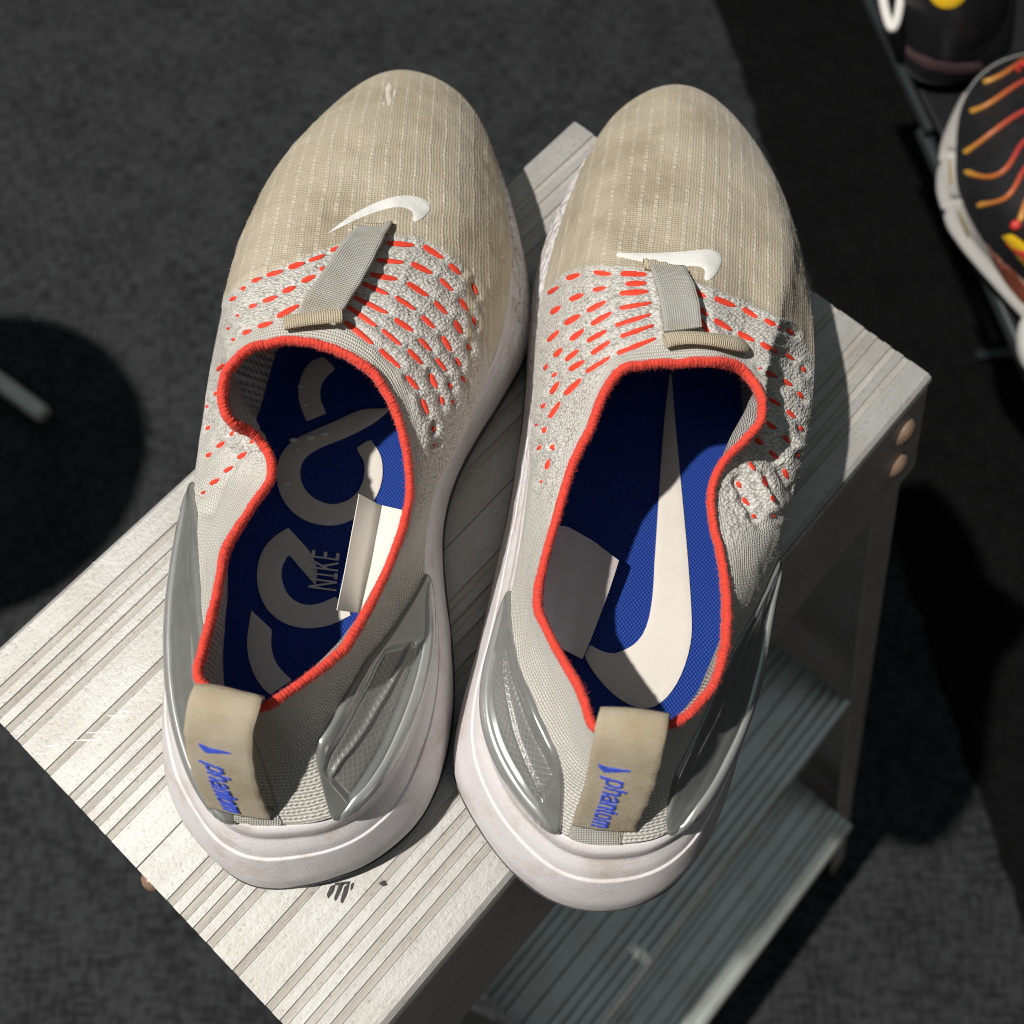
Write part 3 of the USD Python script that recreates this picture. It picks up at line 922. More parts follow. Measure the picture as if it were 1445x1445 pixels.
    for j, rr in enumerate(r):
        if rr < 0:
            f = -rr / 0.08
            P[:, j] = SIL * (1 - f) + BITE * f
            continue
        gxy = rr
        xy = SIL * (1 - gxy) + COL * gxy
        dome = 1 - (1 - rr) ** 4
        fz = rr * (1 - hk) + dome * hk
        bul = np.sin(PI * rr) * bulge * (1 - wt)
        p = xy - inU * bul[:, None]
        p[:, 2] = SIL[:, 2] + (COL[:, 2] - SIL[:, 2]) * fz
        P[:, j] = p
    nn = grid_normals(P)
    if (nn[:, 5] * inU).sum() > 0:
        nn = -nn
    # creases, lumps
    pix = proj(P)
    disp = (meshkit.fbm(P * 38, 3, 11 + side) - 0.5) * 0.0022
    disp = disp + (meshkit.fbm(P * 160, 2, 21) - 0.5) * 0.0006
    for (ax_, ay_, bx_, by_, wid, amp) in folds:
        dd = shapely.distance(LineString([(ax_, ay_), (bx_, by_)]), shapely.points(pix.reshape(-1, 2))).reshape(pix.shape[:2])
        disp = disp + amp * np.exp(-(dd / wid) ** 2)
    # the dashes sit in dents and the knit swells into ribs between them
    flat_ = pix.reshape(-1, 2)
    pits = np.zeros(len(flat_))
    for (a, b, w) in stitches:
        lo_, hi_ = np.minimum(a, b) - 22.0, np.maximum(a, b) + 22.0
        sel = np.nonzero(((flat_ > lo_) & (flat_ < hi_)).all(1))[0]
        if len(sel):
            dd = shapely.distance(LineString([a, b]), shapely.points(flat_[sel]))
            pits[sel] += -1.0 * np.exp(-(dd / 5.0) ** 2) + 0.55 * np.exp(-((dd - 10.5) / 4.5) ** 2)
    disp = disp + np.clip(pits, -1, 0.8).reshape(disp.shape) * 0.00075
    fade = np.clip((1 - np.clip(r, 0, 1)) / 0.06, 0, 1)[None] * np.clip((r + 0.02) / 0.1, 0, 1)[None]
    P = P + nn * (disp * fade)[..., None]
    nn = grid_normals(P)
    if (nn[:, 5] * inU).sum() > 0:
        nn = -nn
    usurf = Surf(P, nn)
    zl_ = LineString(zone_line)
    # signed distance from the toe zone's border, in metres (about 4100 picture units a metre)
    sd = shapely.distance(zl_, shapely.points(pix.reshape(-1, 2)))
    zx, zy = np.array(zone_line).T
    order = np.argsort(zx)
    above = pix[..., 1].ravel() < np.interp(pix[..., 0].ravel(), zx[order], zy[order])
    zone = np.where(above, sd, -sd) / 4100
    ax2 = unit(np.r_[axis, 0.0])
    side2 = np.array([ax2[1], -ax2[0], 0])
    cross_ = (P @ side2).ravel()
    along_ = (P @ ax2).ravel()
    ds = np.linalg.norm(np.roll(P[:, 55], -1, 0) - P[:, 55], axis=1)
    su = np.repeat(np.cumsum(ds)[:, None], len(r), 1).ravel()
    sv = np.cumsum(np.r_[0, 1] if False else np.concatenate([np.zeros((NT, 1)), np.linalg.norm(np.diff(P, axis=1), axis=2)], 1), 1)
    sv = (sv - sv[:, -1:]).ravel()
    ank = np.clip(per([(0.0, 1), (0.20, 1), (0.245, 0.0), (0.5, 0.0), (0.745, 0.0), (0.80, 1)]), 0, 1)
    ankle = np.repeat(ank[:, None], len(r), 1)
    nearcol = np.clip((np.clip(r, 0, 1) - 0.90) / 0.06, 0, 1)[None]
    ankle = np.maximum(ankle, nearcol).ravel()
    fu = grid_faces(NT, len(r), True)
    um = trimesh.Trimesh(P.reshape(-1, 3), fu, process=False)
    if (um.vertex_normals.reshape(NT, -1, 3)[:, 12] * nn[:, 12]).sum() < 0:
        um.invert()
    upper = obj('upper', um, 'knit', root, smooth=True, attrs={'zone': zone, 'cross': cross_, 'along': along_, 'su': su, 'sv': sv, 'ankle': ankle})
    # lining: the same shell 2.6 mm further in, down to the insole
    Q = P - nn * (0.0026 - 0.0022 * np.clip((np.clip(r, 0, 1) - 0.86) / 0.13, 0, 1) ** 1.5)[None, :, None]
    gate = [(0.0, .004), (.12, .005), (.20, .007), (.26, .014), (.32, .017), (.40, .012), (.5, .010), (.60, .010), (.68, .009), (.78, .006), (.9, .005)]
    if side == 1:
        gate = [((1 - t) % 1, v) for t, v in gate][::-1]
        gate = sorted(gate)
    EDGE = BITE + inU * (0.0008 + per(gate))[:, None]
    EDGE[:, 2] = insole_z(EDGE[:, 1]) + 0.0006
    for j in range(len(r)):
        if r[j] < 0.16:
            f = np.clip((0.16 - r[j]) / 0.20, 0, 1)
            k0 = int(np.argmax(r >= 0.16))
            Q[:, j] = Q[:, k0] * (1 - f) + EDGE * f if j > 0 else EDGE - [0, 0, 0.002]
    lm = trimesh.Trimesh(Q.reshape(-1, 3), fu[:, ::-1], process=False)
    if (lm.vertex_normals.reshape(NT, -1, 3)[:, 12] * nn[:, 12]).sum() > 0:
        lm.invert()
    obj('lining', lm, 'lining_knit', root, smooth=True, attrs={'su': su, 'sv': sv})
    def fuzz(name, V, Nn, count, mat, parent, lo, hi, seed):
        g_ = np.random.default_rng(seed)
        k_ = g_.integers(0, len(V), count)
        p0, n0 = V[k_], Nn[k_]
        d0 = unit(n0 * g_.uniform(.15, .9, (count, 1)) + g_.normal(0, .7, (count, 3)))
        ln = g_.uniform(lo, hi, (count, 1))
        bend = unit(g_.normal(0, 1, (count, 3))) * ln * 0.35
        pts_ = np.stack([p0 - n0 * 0.0001, p0 + d0 * ln * .35 + n0 * ln * .12, p0 + d0 * ln * .7 + bend * .5, p0 + d0 * ln + bend], 1) - BASE[root.GetPath().pathString]
        cv = UsdGeom.BasisCurves.Define(stage, path_for(name, parent))
        cv.CreateTypeAttr('linear')
        cv.CreateCurveVertexCountsAttr(Vt.IntArray.FromNumpy(np.full(count, 4, np.int32)))
        cv.CreatePointsAttr(Vt.Vec3fArray.FromNumpy(pts_.reshape(-1, 3).astype(np.float32)))
        cv.CreateWidthsAttr(Vt.FloatArray.FromNumpy(np.tile(np.array([4e-5, 3.5e-5, 3e-5, 1.5e-5], np.float32), count)))
        cv.SetWidthsInterpolation('vertex')
        UsdShade.MaterialBindingAPI.Apply(cv.GetPrim()).Bind(UsdShade.Material.Get(stage, L(mat)))
        put(cv.GetPrim(), kind='stuff')
    uv_ = P[:, 4:-2].reshape(-1, 3)
    un_ = nn[:, 4:-2].reshape(-1, 3)
    fuzz('fibre_fuzz', uv_, un_, 5500, 'fibre', upper, 0.0003, 0.0009, 5 + side)
    for (a, b, w) in stitches:
        obj('stitch', stitch(usurf, a, b, w), 'red_stitch', upper, smooth=50)
    if logo is not None:
        obj('printed_mark', decal(usurf, logo, h=0.00045, step=3.5, edge=2.5), 'white_print', upper, smooth=50, label='white curved tick mark moulded on the vamp')
    # --- red overcast binding round the collar
    n = 2600
    cc = CubicSpline(np.append(q, 1), np.vstack([COL, COL[:1]]), bc_type='periodic')(np.linspace(0, 1, n, endpoint=False))
    cc[:, 2] += 0.0004
    jit = np.stack([meshkit.fbm(np.stack([np.linspace(0, 40, n), np.full(n, k_ * 9.0), np.zeros(n)], -1), 3, 41 + k_) - 0.5 for k_ in range(3)], -1)
    jit *= np.minimum(1, np.minimum(np.arange(n), n - 1 - np.arange(n)) / 60)[:, None]
    cc = cc + jit * [0.0011, 0.0011, 0.0014]
    s_ = np.r_[0, np.cumsum(np.linalg.norm(np.diff(cc, axis=0), axis=1))]
    kk = 12
    th = np.linspace(0, 2 * PI, kk, endpoint=False)
    pitch = s_[-1] / round(s_[-1] / 0.00115)
    t_ = unit(np.roll(cc, -1, 0) - np.roll(cc, 1, 0))
    u_ = unit(np.cross(t_, [0, 0, 1]))
    w_ = np.cross(u_, t_)
    lump = meshkit.fbm(np.stack([s_ * 900, s_ * 0, s_ * 0], -1), 3, 4) - 0.5
    lump2 = meshkit.fbm(np.stack([s_ * 160, s_ * 0, s_ * 0], -1), 2, 14) - 0.5
    rad = 0.00156 * ((1 + 0.45 * (meshkit.fbm(np.stack([s_ * 55, s_ * 0, s_ * 0], -1), 3, 31) - 0.5))[:, None] * (1 + 0.045 * np.sin(2 * PI * s_[:, None] / pitch + th[None] * 1.0 + 5.0 * lump2[:, None]) + 0.10 * lump[:, None] + 0.15 * (meshkit.noise(np.stack([np.repeat(s_[:, None] * 1300, kk, 1), np.tile(2.2 * np.cos(th), (n, 1)), np.tile(2.2 * np.sin(th), (n, 1))], -1)) - 0.5)))
    el = np.stack([np.cos(th) * 0.92, np.sin(th) * 1.25], -1)
    bp = cc[:, None] + (el[None, :, :1] * u_[:, None] + el[None, :, 1:] * w_[:, None]) * rad[:, :, None]
    bm = trimesh.Trimesh(bp.reshape(-1, 3), np.vstack([grid_faces(n, kk, True), np.array([[[i * kk + kk - 1, ((i + 1) % n) * kk + kk - 1, ((i + 1) % n) * kk], [i * kk + kk - 1, ((i + 1) % n) * kk, i * kk]] for i in range(n)]).reshape(-1, 3)]), process=False)
    if bm.volume < 0:
        bm.invert()
    bnd = obj('collar_binding', bm, 'red_binding', root, smooth=True)
    fuzz('fibre_fuzz', np.array(bm.vertices), np.array(bm.vertex_normals), 5000, 'red_fibre', bnd, 0.0004, 0.0011, 15 + side)
    # --- insole
    inner = Polygon(EDGE[:, :2]).buffer(0.0006).simplify(0.0005)
    x0, y0, x1, y1 = inner.bounds
    ring_ = np.array(inner.exterior.coords)[:-1]
    gx, gy = np.meshgrid(np.arange(x0, x1, 0.006), np.arange(y0, y1, 0.006))
    c = np.stack([gx.ravel(), gy.ravel()], -1)
    c = c[shapely.contains_xy(inner.buffer(-0.003), c[:, 0], c[:, 1])]
    pts = np.vstack([ring_, c])
    tri = Delaunay(pts).simplices
    tri = tri[shapely.contains_xy(inner, *pts[tri].mean(1).T)]
    cup = np.exp(-shapely.distance(inner.exterior, shapely.points(pts)) / 0.003) * 0.0015
    iv = np.c_[pts, insole_z(pts[:, 1]) + cup * 0.3]
    im = trimesh.Trimesh(iv, tri, process=False)
    im.faces[im.face_normals[:, 2] < 0] = im.faces[im.face_normals[:, 2] < 0][:, ::-1]
    insole = obj('insole', im, 'insole_cloth', root, smooth=True)
    # --- heel clips: glossy grey wing panels
    both = Surf(np.concatenate([P[:, 3:70].reshape(-1, 3), MP[:, 4:44].reshape(-1, 3)]), np.concatenate([nn[:, 3:70].reshape(-1, 3), mn[:, 4:44].reshape(-1, 3)]))
    def patch(t0, t1, rl, rh, lift, hfun=None, v0=0.0, v1=1.0, u0=0.0, u1=1.0, nv=40, soft=0.22, base=0.001):
        """A thin moulded piece that follows the upper between two edges given along the shoe's girth."""
        tt = np.linspace(u0, u1, max(40, int((t1 - t0) * NT * 1.4)))
        fi = (t0 + (t1 - t0) * tt) * NT
        i0, fr = np.floor(fi).astype(int) % NT, (fi % 1)[:, None, None]
        row, rown = P[i0] * (1 - fr) + P[(i0 + 1) % NT] * fr, nn[i0] * (1 - fr) + nn[(i0 + 1) % NT] * fr
        k_ = np.arange(-9, 10)
        wk = np.exp(-(k_ / 4.5) ** 2)
        row = np.stack([sum(w * np.pad(row[:, :, a], ((9, 9), (0, 0)), mode='reflect', reflect_type='odd')[9 + d:9 + d + len(tt)] for d, w in zip(k_, wk)) for a in range(3)], -1) / wk.sum()
        rown = unit(np.stack([sum(w * np.pad(rown[:, :, a], ((9, 9), (0, 0)), mode='edge')[9 + d:9 + d + len(tt)] for d, w in zip(k_, wk)) for a in range(3)], -1))
        lo, hi = PchipInterpolator(*rl)(tt), PchipInterpolator(*rh)(tt)
        vv = np.linspace(v0, v1, nv)
        rr = lo[:, None] * (1 - vv) + hi[:, None] * vv
        G = np.stack([[np.interp(rr[a], r, row[a, :, k]) for k in range(3)] for a in range(len(tt))]).transpose(0, 2, 1)
        GN = unit(np.stack([[np.interp(rr[a], r, rown[a, :, k]) for k in range(3)] for a in range(len(tt))]).transpose(0, 2, 1))
        ev = np.minimum(vv - v0, v1 - vv) / (v1 - v0) * 2
        eu = np.minimum(tt - u0, u1 - tt) / (u1 - u0) * 7
        e = np.clip(np.minimum(ev[None], eu[:, None]) / soft, 0, 1)
        hh = lift * (0.30 + 0.70 * np.sqrt(1 - (1 - e) ** 2))
        if hfun is not None:
            hh = hh + hfun(tt[:, None], vv[None])
        top, bot = G + GN * hh[..., None], G - GN * base
        na, nb_ = len(tt), nv
        ff = grid_faces(na, nb_)
        bord = np.r_[np.arange(nb_), np.arange(1, na) * nb_ + nb_ - 1, np.arange(nb_ - 2, -1, -1) + (na - 1) * nb_, np.arange(na - 2, 0, -1) * nb_]
        b2 = np.roll(bord, -1)
        ofs = na * nb_
        m_ = trimesh.Trimesh(np.vstack([top.reshape(-1, 3), bot.reshape(-1, 3)]), np.vstack([ff, ff[:, ::-1] + ofs, np.stack([bord, b2 + ofs, b2], -1), np.stack([bord, bord + ofs, b2 + ofs], -1)]), process=False)
        if (m_.face_normals[len(ff) // 2] * GN[na // 2, nb_ // 2]).sum() < 0:
            m_.invert()
        au = np.r_[0, np.cumsum(np.linalg.norm(np.diff(G[:, nv // 2], axis=0), axis=1))]
        av = np.concatenate([np.zeros((na, 1)), np.cumsum(np.linalg.norm(np.diff(G, axis=1), axis=2), 1)], 1)
        return m_, np.tile(np.repeat(au[:, None], nv, 1).ravel(), 2), np.tile(av.ravel(), 2)

    for (t0, t1, rl, rh, lift, leaf) in clips:
        def dish(u, v, leaf=leaf):
            if not leaf:
                return -0.0004 * np.clip(np.minimum(v, 1 - v) * 2 - 0.5, 0, 0.2) / 0.2 * np.clip(np.minimum(u, 1 - u) * 5, 0, 1)
            (ua, ub, va, vb) = leaf
            d_ = np.minimum(np.minimum(u - ua, ub - u) * 2.2, np.minimum(v - va, vb - v))
            rdg = np.exp(-((v - (va + (vb - va) * (0.30 + 0.45 * (u - ua) / (ub - ua)))) / 0.035) ** 2) * np.clip(d_ / 0.08, 0, 1)
            return -0.0008 * np.clip(d_ / 0.06, 0, 1) + 0.0009 * rdg
        cm, _, _ = patch(t0, t1, rl, rh, lift, dish)
        clip = obj('heel_clip', cm, 'clip_plastic', root, smooth=50)
        if leaf:
            fm, fsu, fsv = patch(t0, t1, rl, rh, lift - 0.00062, lambda u, v: dish(u, v) + 0.0008, v0=leaf[2] + .05, v1=leaf[3] - .05, u0=leaf[0] + .03, u1=leaf[1] - .03, soft=0.3, base=0.0)
            obj('textured_field', fm, 'clip_field', clip, smooth=True, attrs={'su': fsu, 'sv': fsv})
        bm_, _, _ = patch(t0, t1, ((0, .5, 1), (-0.075, -0.075, -0.075)), ((0, .15, .85, 1), (-0.01, 0.055, 0.055, -0.01)), 0.0027, nv=14, soft=0.8)
        obj('rim', bm_, 'clip_rim', clip, smooth=60)
    return root, upper, insole, usurf, msurf


# ---- left shoe, traced heel > its left side > toe > its right side
sole_l = [(0.0, 405, 1251, .014), (.05, 300, 1214, .014), (.10, 234, 1105, .014), (.15, 238, 930, .014), (.20, 268, 720, .013), (.25, 292, 560, .012), (.30, 322, 405, .012), (.35, 372, 278, .014), (.40, 440, 188, .017),
          (.45, 500, 132, .020), (.5, 566, 112, .022), (.55, 640, 142, .020), (.60, 692, 210, .017), (.65, 724, 298, .013), (.70, 745, 400, .012), (.75, 735, 505, .012), (.80, 655, 640, .013), (.85, 622, 780, .014), (.90, 637, 960, .014), (.95, 580, 1165, .014)]
sil_l = [(0.0, 395, 1164, .046), (.05, 305, 1137, .046), (.10, 246, 985, .045), (.15, 250, 800, .044), (.20, 278, 655, .042), (.25, 293, 540, .040), (.30, 325, 405, .037), (.35, 374, 278, .035), (.40, 438, 182, .034),
         (.45, 500, 123, .034), (.5, 568, 98, .035), (.55, 645, 127, .034), (.60, 690, 195, .034), (.65, 712, 275, .036), (.70, 722, 372, .039), (.75, 698, 500, .041), (.80, 638, 622, .040), (.85, 600, 780, .044), (.90, 600, 930, .045), (.95, 515, 1120, .046)]
col_l = [(0.0, 325, 990, .086), (.04, 284, 962, .086), (.10, 301, 868, .082), (.15, 320, 780, .077), (.20, 362, 708, .074), (.235, 384, 662, .074), (.265, 368, 622, .077), (.30, 330, 598, .087), (.345, 315, 556, .092), (.40, 335, 509, .095), (.45, 378, 485, .096),
         (.5, 440, 484, .096), (.55, 500, 506, .094), (.60, 545, 552, .090), (.65, 571, 620, .085), (.70, 577, 700, .080), (.75, 561, 770, .077), (.80, 527, 845, .077), (.85, 485, 915, .079), (.90, 430, 962, .083), (.95, 378, 995, .086)]
R1 = lambda *a: zoom(200, 60, a)
st_l1 = [(895, 730, 988, 738), (1028, 742, 1095, 785), (1122, 808, 1160, 845), (1205, 880, 1220, 918), (860, 793, 950, 800), (985, 805, 1055, 840), (1088, 862, 1130, 903), (835, 845, 928, 862), (970, 877, 1040, 922),
         (1158, 935, 1185, 975), (810, 880, 895, 915), (928, 928, 995, 972), (1068, 945, 1110, 988), (780, 930, 890, 983), (1022, 998, 1065, 1040), (755, 965, 850, 1030), (923, 1008, 985, 1050), (1140, 1015, 1165, 1060),
         (1095, 1072, 1125, 1122), (745, 1020, 838, 1095), (878, 1048, 942, 1100), (1012, 1080, 1052, 1122), (972, 1120, 1020, 1170), (1073, 1152, 1108, 1195), (1145, 1150, 1160, 1180), (870, 1120, 938, 1182), (965, 1215, 1005, 1262),
         (1050, 1208, 1073, 1258), (1118, 1240, 1128, 1262), (1020, 1300, 1042, 1352), (1088, 1290, 1098, 1320), (1060, 1395, 1065, 1420), (1205, 1000, 1215, 1030), (1185, 1100, 1195, 1120), (1165, 1215, 1175, 1235), (1130, 1300, 1135, 1315),
         (688, 758, 730, 745), (612, 795, 665, 775), (537, 820, 590, 803), (458, 848, 512, 832), (402, 870, 435, 858), (362, 900, 380, 890), (322, 940, 345, 925), (648, 828, 670, 818), (585, 870, 632, 850), (515, 908, 560, 890),
         (443, 943, 492, 925), (392, 965, 420, 953), (345, 998, 355, 990), (497, 997, 570, 958), (425, 1035, 475, 1020), (368, 1060, 400, 1048), (328, 1085, 342, 1078), (310, 1045, 322, 1038), (275, 1195, 300, 1170), (265, 1285, 275, 1270),
         (235, 1330, 242, 1320), (235, 1410, 250, 1395), (322, 1430, 335, 1420)]
st_l2 = [(275, 80, 302, 60), (235, 115, 255, 100), (395, 65, 410, 55), (350, 120, 382, 100), (300, 170, 332, 150), (250, 215, 282, 195), (218, 250, 232, 240), (325, 35, 335, 20), (1060, 75, 1072, 70), (1055, 20, 1065, 10)]


def segs(rows, ox, oy, w0=3.7):
    out = []
    for a, b, c, d in rows:
        p, q = zoom(ox, oy, [(a, b), (c, d)])
        ln = math.hypot(q[0] - p[0], q[1] - p[1])
        e = 0.07
        p, q = (p[0] + (p[0] - q[0]) * e, p[1] + (p[1] - q[1]) * e), (q[0] + (q[0] - p[0]) * e, q[1] + (q[1] - p[1]) * e)
        jw = 0.85 + 0.3 * rng.random()
        out.append((p, q, min(w0, 2.0 + ln * 0.085) * jw))
    return out


stitches_l = segs(st_l1, 200, 60) + segs(st_l2, 200, 600)
zone_l = R1((200, 960), (330, 915), (372, 880), (430, 850), (520, 815), (610, 780), (690, 745), (780, 715), (890, 705), (990, 708), (1050, 730), (1110, 770), (1170, 820), (1215, 865), (1250, 960), (1252, 1060), (1235, 1180), (1190, 1330), (1300, 1500))
logo_l = np.vstack([bezier(R1((675, 700), (760, 620), (880, 560), (960, 558))), bezier(R1((960, 558), (1030, 560), (1060, 585), (1045, 615))), bezier(R1((1045, 615), (1030, 640), (995, 655)))[1:], bezier(R1((995, 655), (985, 650), (990, 625)))[1:], bezier(R1((990, 625), (985, 600), (930, 600)))[1:], bezier(R1((930, 600), (850, 610), (740, 665), (675, 700)))[1:-1]])
Z3 = lambda *a: zoom(200, 600, a)
clip_l = [(0.860, 0.969, ((0, .5, 1), (-0.04, -0.04, -0.04)), ((0, .17, .37, .60, .76, .88, .96, 1), (0.0, .24, .41, .455, .44, .35, .18, .02)), 0.0019, (.28, .90, .20, .84)),
          (0.032, 0.190, ((0, .5, 1), (-0.04, -0.04, 0.0)), ((0, .10, .35, .7, 1), (0.12, 0.34, 0.46, 0.42, 0.06)), 0.0017, None)]
AX_L = at(560, 110, 0.03)[:2] - at(400, 1240, 0.03)[:2]
shoe_l, upper_l, insole_l, us_l, ms_l = build_shoe(
    0, 'left tan and grey knit sneaker with folded white paper label inside its collar', sole_l, sil_l, col_l,
    [(330, 640, 290, 720, 9, -0.0025), (640, 330, 560, 300, 18, 0.0012), (600, 290, 470, 300, 14, -0.0010)], zone_l, AX_L + np.array([-0.03, 0]), stitches_l, logo_l, clip_l)
# insole lettering (large letters, toe-wards), each a print of its own
LET = [Z3((400, 675), (475, 745), (468, 800), (482, 855), (508, 893), (548, 928), (468, 982), (430, 948), (395, 880), (380, 790)),
       Z3((535, 375), (642, 490), (634, 585), (535, 470), (510, 510), (507, 560), (530, 620), (580, 655), (640, 655), (705, 625), (765, 690), (690, 730), (600, 743), (520, 725), (460, 680), (425, 610), (417, 530), (440, 450), (490, 398)),
       Z3((800, -60), (905, -60), (850, -10), (750, 42), (660, 76), (610, 102), (582, 132), (573, 180), (590, 232), (630, 272), (690, 292), (745, 280), (790, 245), (812, 190), (812, 130), (780, 85), (832, 52), (872, 105), (880, 180), (862, 250), (820, 310), (760, 350), (700, 368), (630, 362), (560, 330), (510, 270), (490, 200), (492, 145), (515, 90), (560, 50), (620, 22), (720, -20)),
       R1((662, 1146), (705, 1186), (665, 1220), (648, 1260), (650, 1305), (672, 1348), (600, 1378), (575, 1320), (568, 1260), (588, 1195), (620, 1158))]


def chaikin(p, corner=52, n=3):
    p = [np.array(q, float) for q in p]
    keep = [False] * len(p)
    for i in range(len(p)):
        a, b = p[i] - p[i - 1], p[(i + 1) % len(p)] - p[i]
        c = a @ b / (np.hypot(*a) * np.hypot(*b) + 1e-9)
        keep[i] = math.degrees(math.acos(max(-1, min(1, c)))) > corner
    for _ in range(n):
        q, kq = [], []
        for i in range(len(p)):
            a, b = p[i - 1], p[(i + 1) % len(p)]
            if keep[i]:
                q.append(p[i]); kq.append(True)
            else:
                q += [p[i] * .75 + a * .25, p[i] * .75 + b * .25]; kq += [False, False]
        p, keep = q, kq
    return p


for p in LET:
    obj('letter_print', flat_print(chaikin(p)), 'insole_print', insole_l, smooth=30)
# the small maker's word, slanted capitals reading up the insole
wm = meshkit.text_mesh('NIKE', 0.0058, 0.0004)
wv = np.array(wm.vertices)
o_, e_ = at_insole(*Z3((708, 610))[0], 0.0009), at_insole(*Z3((722, 470))[0], 0.0009)
du_ = unit((e_ - o_) * [1, 1, 0])
dv_ = np.array([-du_[1], du_[0], 0])
sx = np.linalg.norm((e_ - o_)[:2]) / wv[:, 0].max()
obj('word_print', trimesh.Trimesh(o_ + (wv[:, 0:1] * sx + wv[:, 1:2] * 0.18) * du_ + wv[:, 1:2] * 2.0 * dv_ * 0.85 + wv[:, 2:3] * Z_AX, wm.faces, process=False), 'insole_print', insole_l, smooth=False)

# ---- right shoe
sole_r = [(0.0, 865, 1283, .014), (.05, 745, 1246, .014), (.10, 662, 1140, .014), (.15, 643, 1040, .014), (.20, 690, 850, .014), (.25, 738, 600, .013), (.30, 748, 450, .012), (.35, 774, 330, .013), (.40, 832, 213, .017), (.45, 885, 152, .020),
          (.5, 962, 128, .022), (.55, 1035, 176, .020), (.60, 1098, 275, .016), (.65, 1132, 395, .013), (.70, 1142, 490, .012), (.75, 1130, 600, .012), (.80, 1098, 740, .013), (.85, 1075, 880, .014), (.90, 1052, 1030, .014), (.95, 985, 1210, .014)]
sil_r = [(0.0, 868, 1192, .046), (.05, 775, 1162, .046), (.10, 690, 1020, .046), (.15, 712, 870, .044), (.20, 738, 740, .042), (.25, 752, 590, .040), (.30, 757, 470, .036), (.35, 787, 327, .034), (.40, 836, 207, .034), (.45, 887, 144, .034),
         (.5, 962, 119, .035), (.55, 1040, 167, .034), (.60, 1105, 272, .036), (.65, 1138, 390, .045), (.70, 1150, 480, .053), (.75, 1143, 590, .055), (.80, 1112, 730, .049), (.85, 1085, 850, .044), (.90, 1058, 985, .045), (.95, 975, 1150, .046)]
col_r = [(0.0, 895, 1022, .087), (.04, 843, 1030, .087), (.08, 816, 972, .084), (.12, 778, 904, .080), (.165, 759, 840, .077), (.21, 776, 762, .076), (.25, 800, 682, .078), (.30, 832, 605, .087), (.35, 866, 536, .095), (.40, 905, 517, .097), (.45, 955, 513, .096),
         (.5, 1012, 511, .094), (.545, 1050, 524, .088), (.585, 1074, 566, .088), (.62, 1068, 604, .088), (.64, 1052, 622, .085), (.66, 1035, 638, .081), (.70, 1007, 676, .077), (.74, 1006, 735, .075), (.78, 1019, 800, .076), (.82, 1025, 868, .078), (.87, 1018, 933, .081), (.92, 995, 985, .084), (.96, 948, 1020, .087)]
st_r1 = [(190, 862, 228, 838), (258, 808, 305, 792), (358, 785, 418, 792), (458, 790, 545, 793), (270, 885, 318, 865), (355, 850, 400, 840), (475, 828, 545, 825), (200, 935, 235, 908), (455, 862, 550, 855), (335, 925, 398, 892), (455, 915, 560, 897),
         (190, 1035, 228, 998), (252, 972, 305, 940), (350, 973, 418, 932), (440, 977, 558, 940), (212, 1092, 240, 1062), (272, 1030, 318, 995), (335, 1035, 400, 998), (458, 1018, 568, 980), (255, 1105, 298, 1068), (175, 1140, 188, 1120),
         (205, 1165, 222, 1150), (268, 1140, 320, 1108), (350, 1080, 412, 1038), (448, 1078, 575, 1028), (200, 1225, 228, 1185), (252, 1228, 308, 1175), (332, 1145, 412, 1095), (165, 1280, 178, 1262), (195, 1312, 232, 1258), (172, 1370, 182, 1350),
         (145, 1345, 150, 1335), (155, 1430, 162, 1415), (205, 1432, 212, 1420),
         (705, 842, 762, 875), (798, 880, 868, 908), (900, 918, 950, 950), (980, 958, 1032, 988), (1058, 992, 1085, 1012), (722, 900, 770, 942), (798, 958, 855, 995), (882, 1005, 938, 1035), (965, 1045, 1025, 1078), (1055, 1083, 1085, 1105),
         (735, 950, 775, 1005), (958, 1135, 1020, 1165), (1045, 1178, 1078, 1198), (1115, 1130, 1125, 1150), (995, 1245, 1035, 1270), (1060, 1288, 1088, 1315), (1100, 1222, 1118, 1245), (985, 1333, 1020, 1355), (1045, 1380, 1070, 1405), (1105, 1345, 1115, 1365), (950, 1390, 972, 1412)]
st_r2 = [(428, 22, 436, 8), (455, 85, 470, 70), (410, 90, 418, 75), (440, 160, 452, 125), (420, 210, 426, 200), (1250, 0, 1275, 15), (1200, 50, 1225, 70), (1310, 40, 1325, 65), (1255, 95, 1285, 122), (1180, 135, 1200, 165), (1305, 160, 1320, 195), (1228, 185, 1245, 225), (1135, 205, 1150, 230), (1155, 265, 1180, 292), (1262, 255, 1270, 280), (1190, 325, 1205, 340), (1265, 325, 1272, 335), (1355, 100, 1360, 120)]
stitches_r = segs(st_r1, 700, 80) + segs(st_r2, 600, 600)
R2 = lambda *a: zoom(700, 80, a)
Z4 = lambda *a: zoom(600, 600, a)
zone_r = R2((100, 900), (190, 835), (250, 785), (330, 762), (450, 768), (560, 775), (700, 808), (800, 850), (900, 890), (990, 930), (1060, 965), (1110, 1010), (1150, 1080), (1250, 1200))
logo_r = np.vstack([R2((437, 722)), bezier(R2((445, 714), (560, 722), (680, 712), (760, 702))), bezier(R2((760, 702), (815, 702), (825, 730), (818, 755)))[1:], bezier(R2((818, 755), (805, 800), (768, 818)))[1:], bezier(R2((768, 818), (752, 815), (762, 785)))[1:], bezier(R2((762, 785), (758, 755), (690, 765)))[1:], bezier(R2((690, 765), (570, 760), (500, 738), (440, 728)))[1:]])
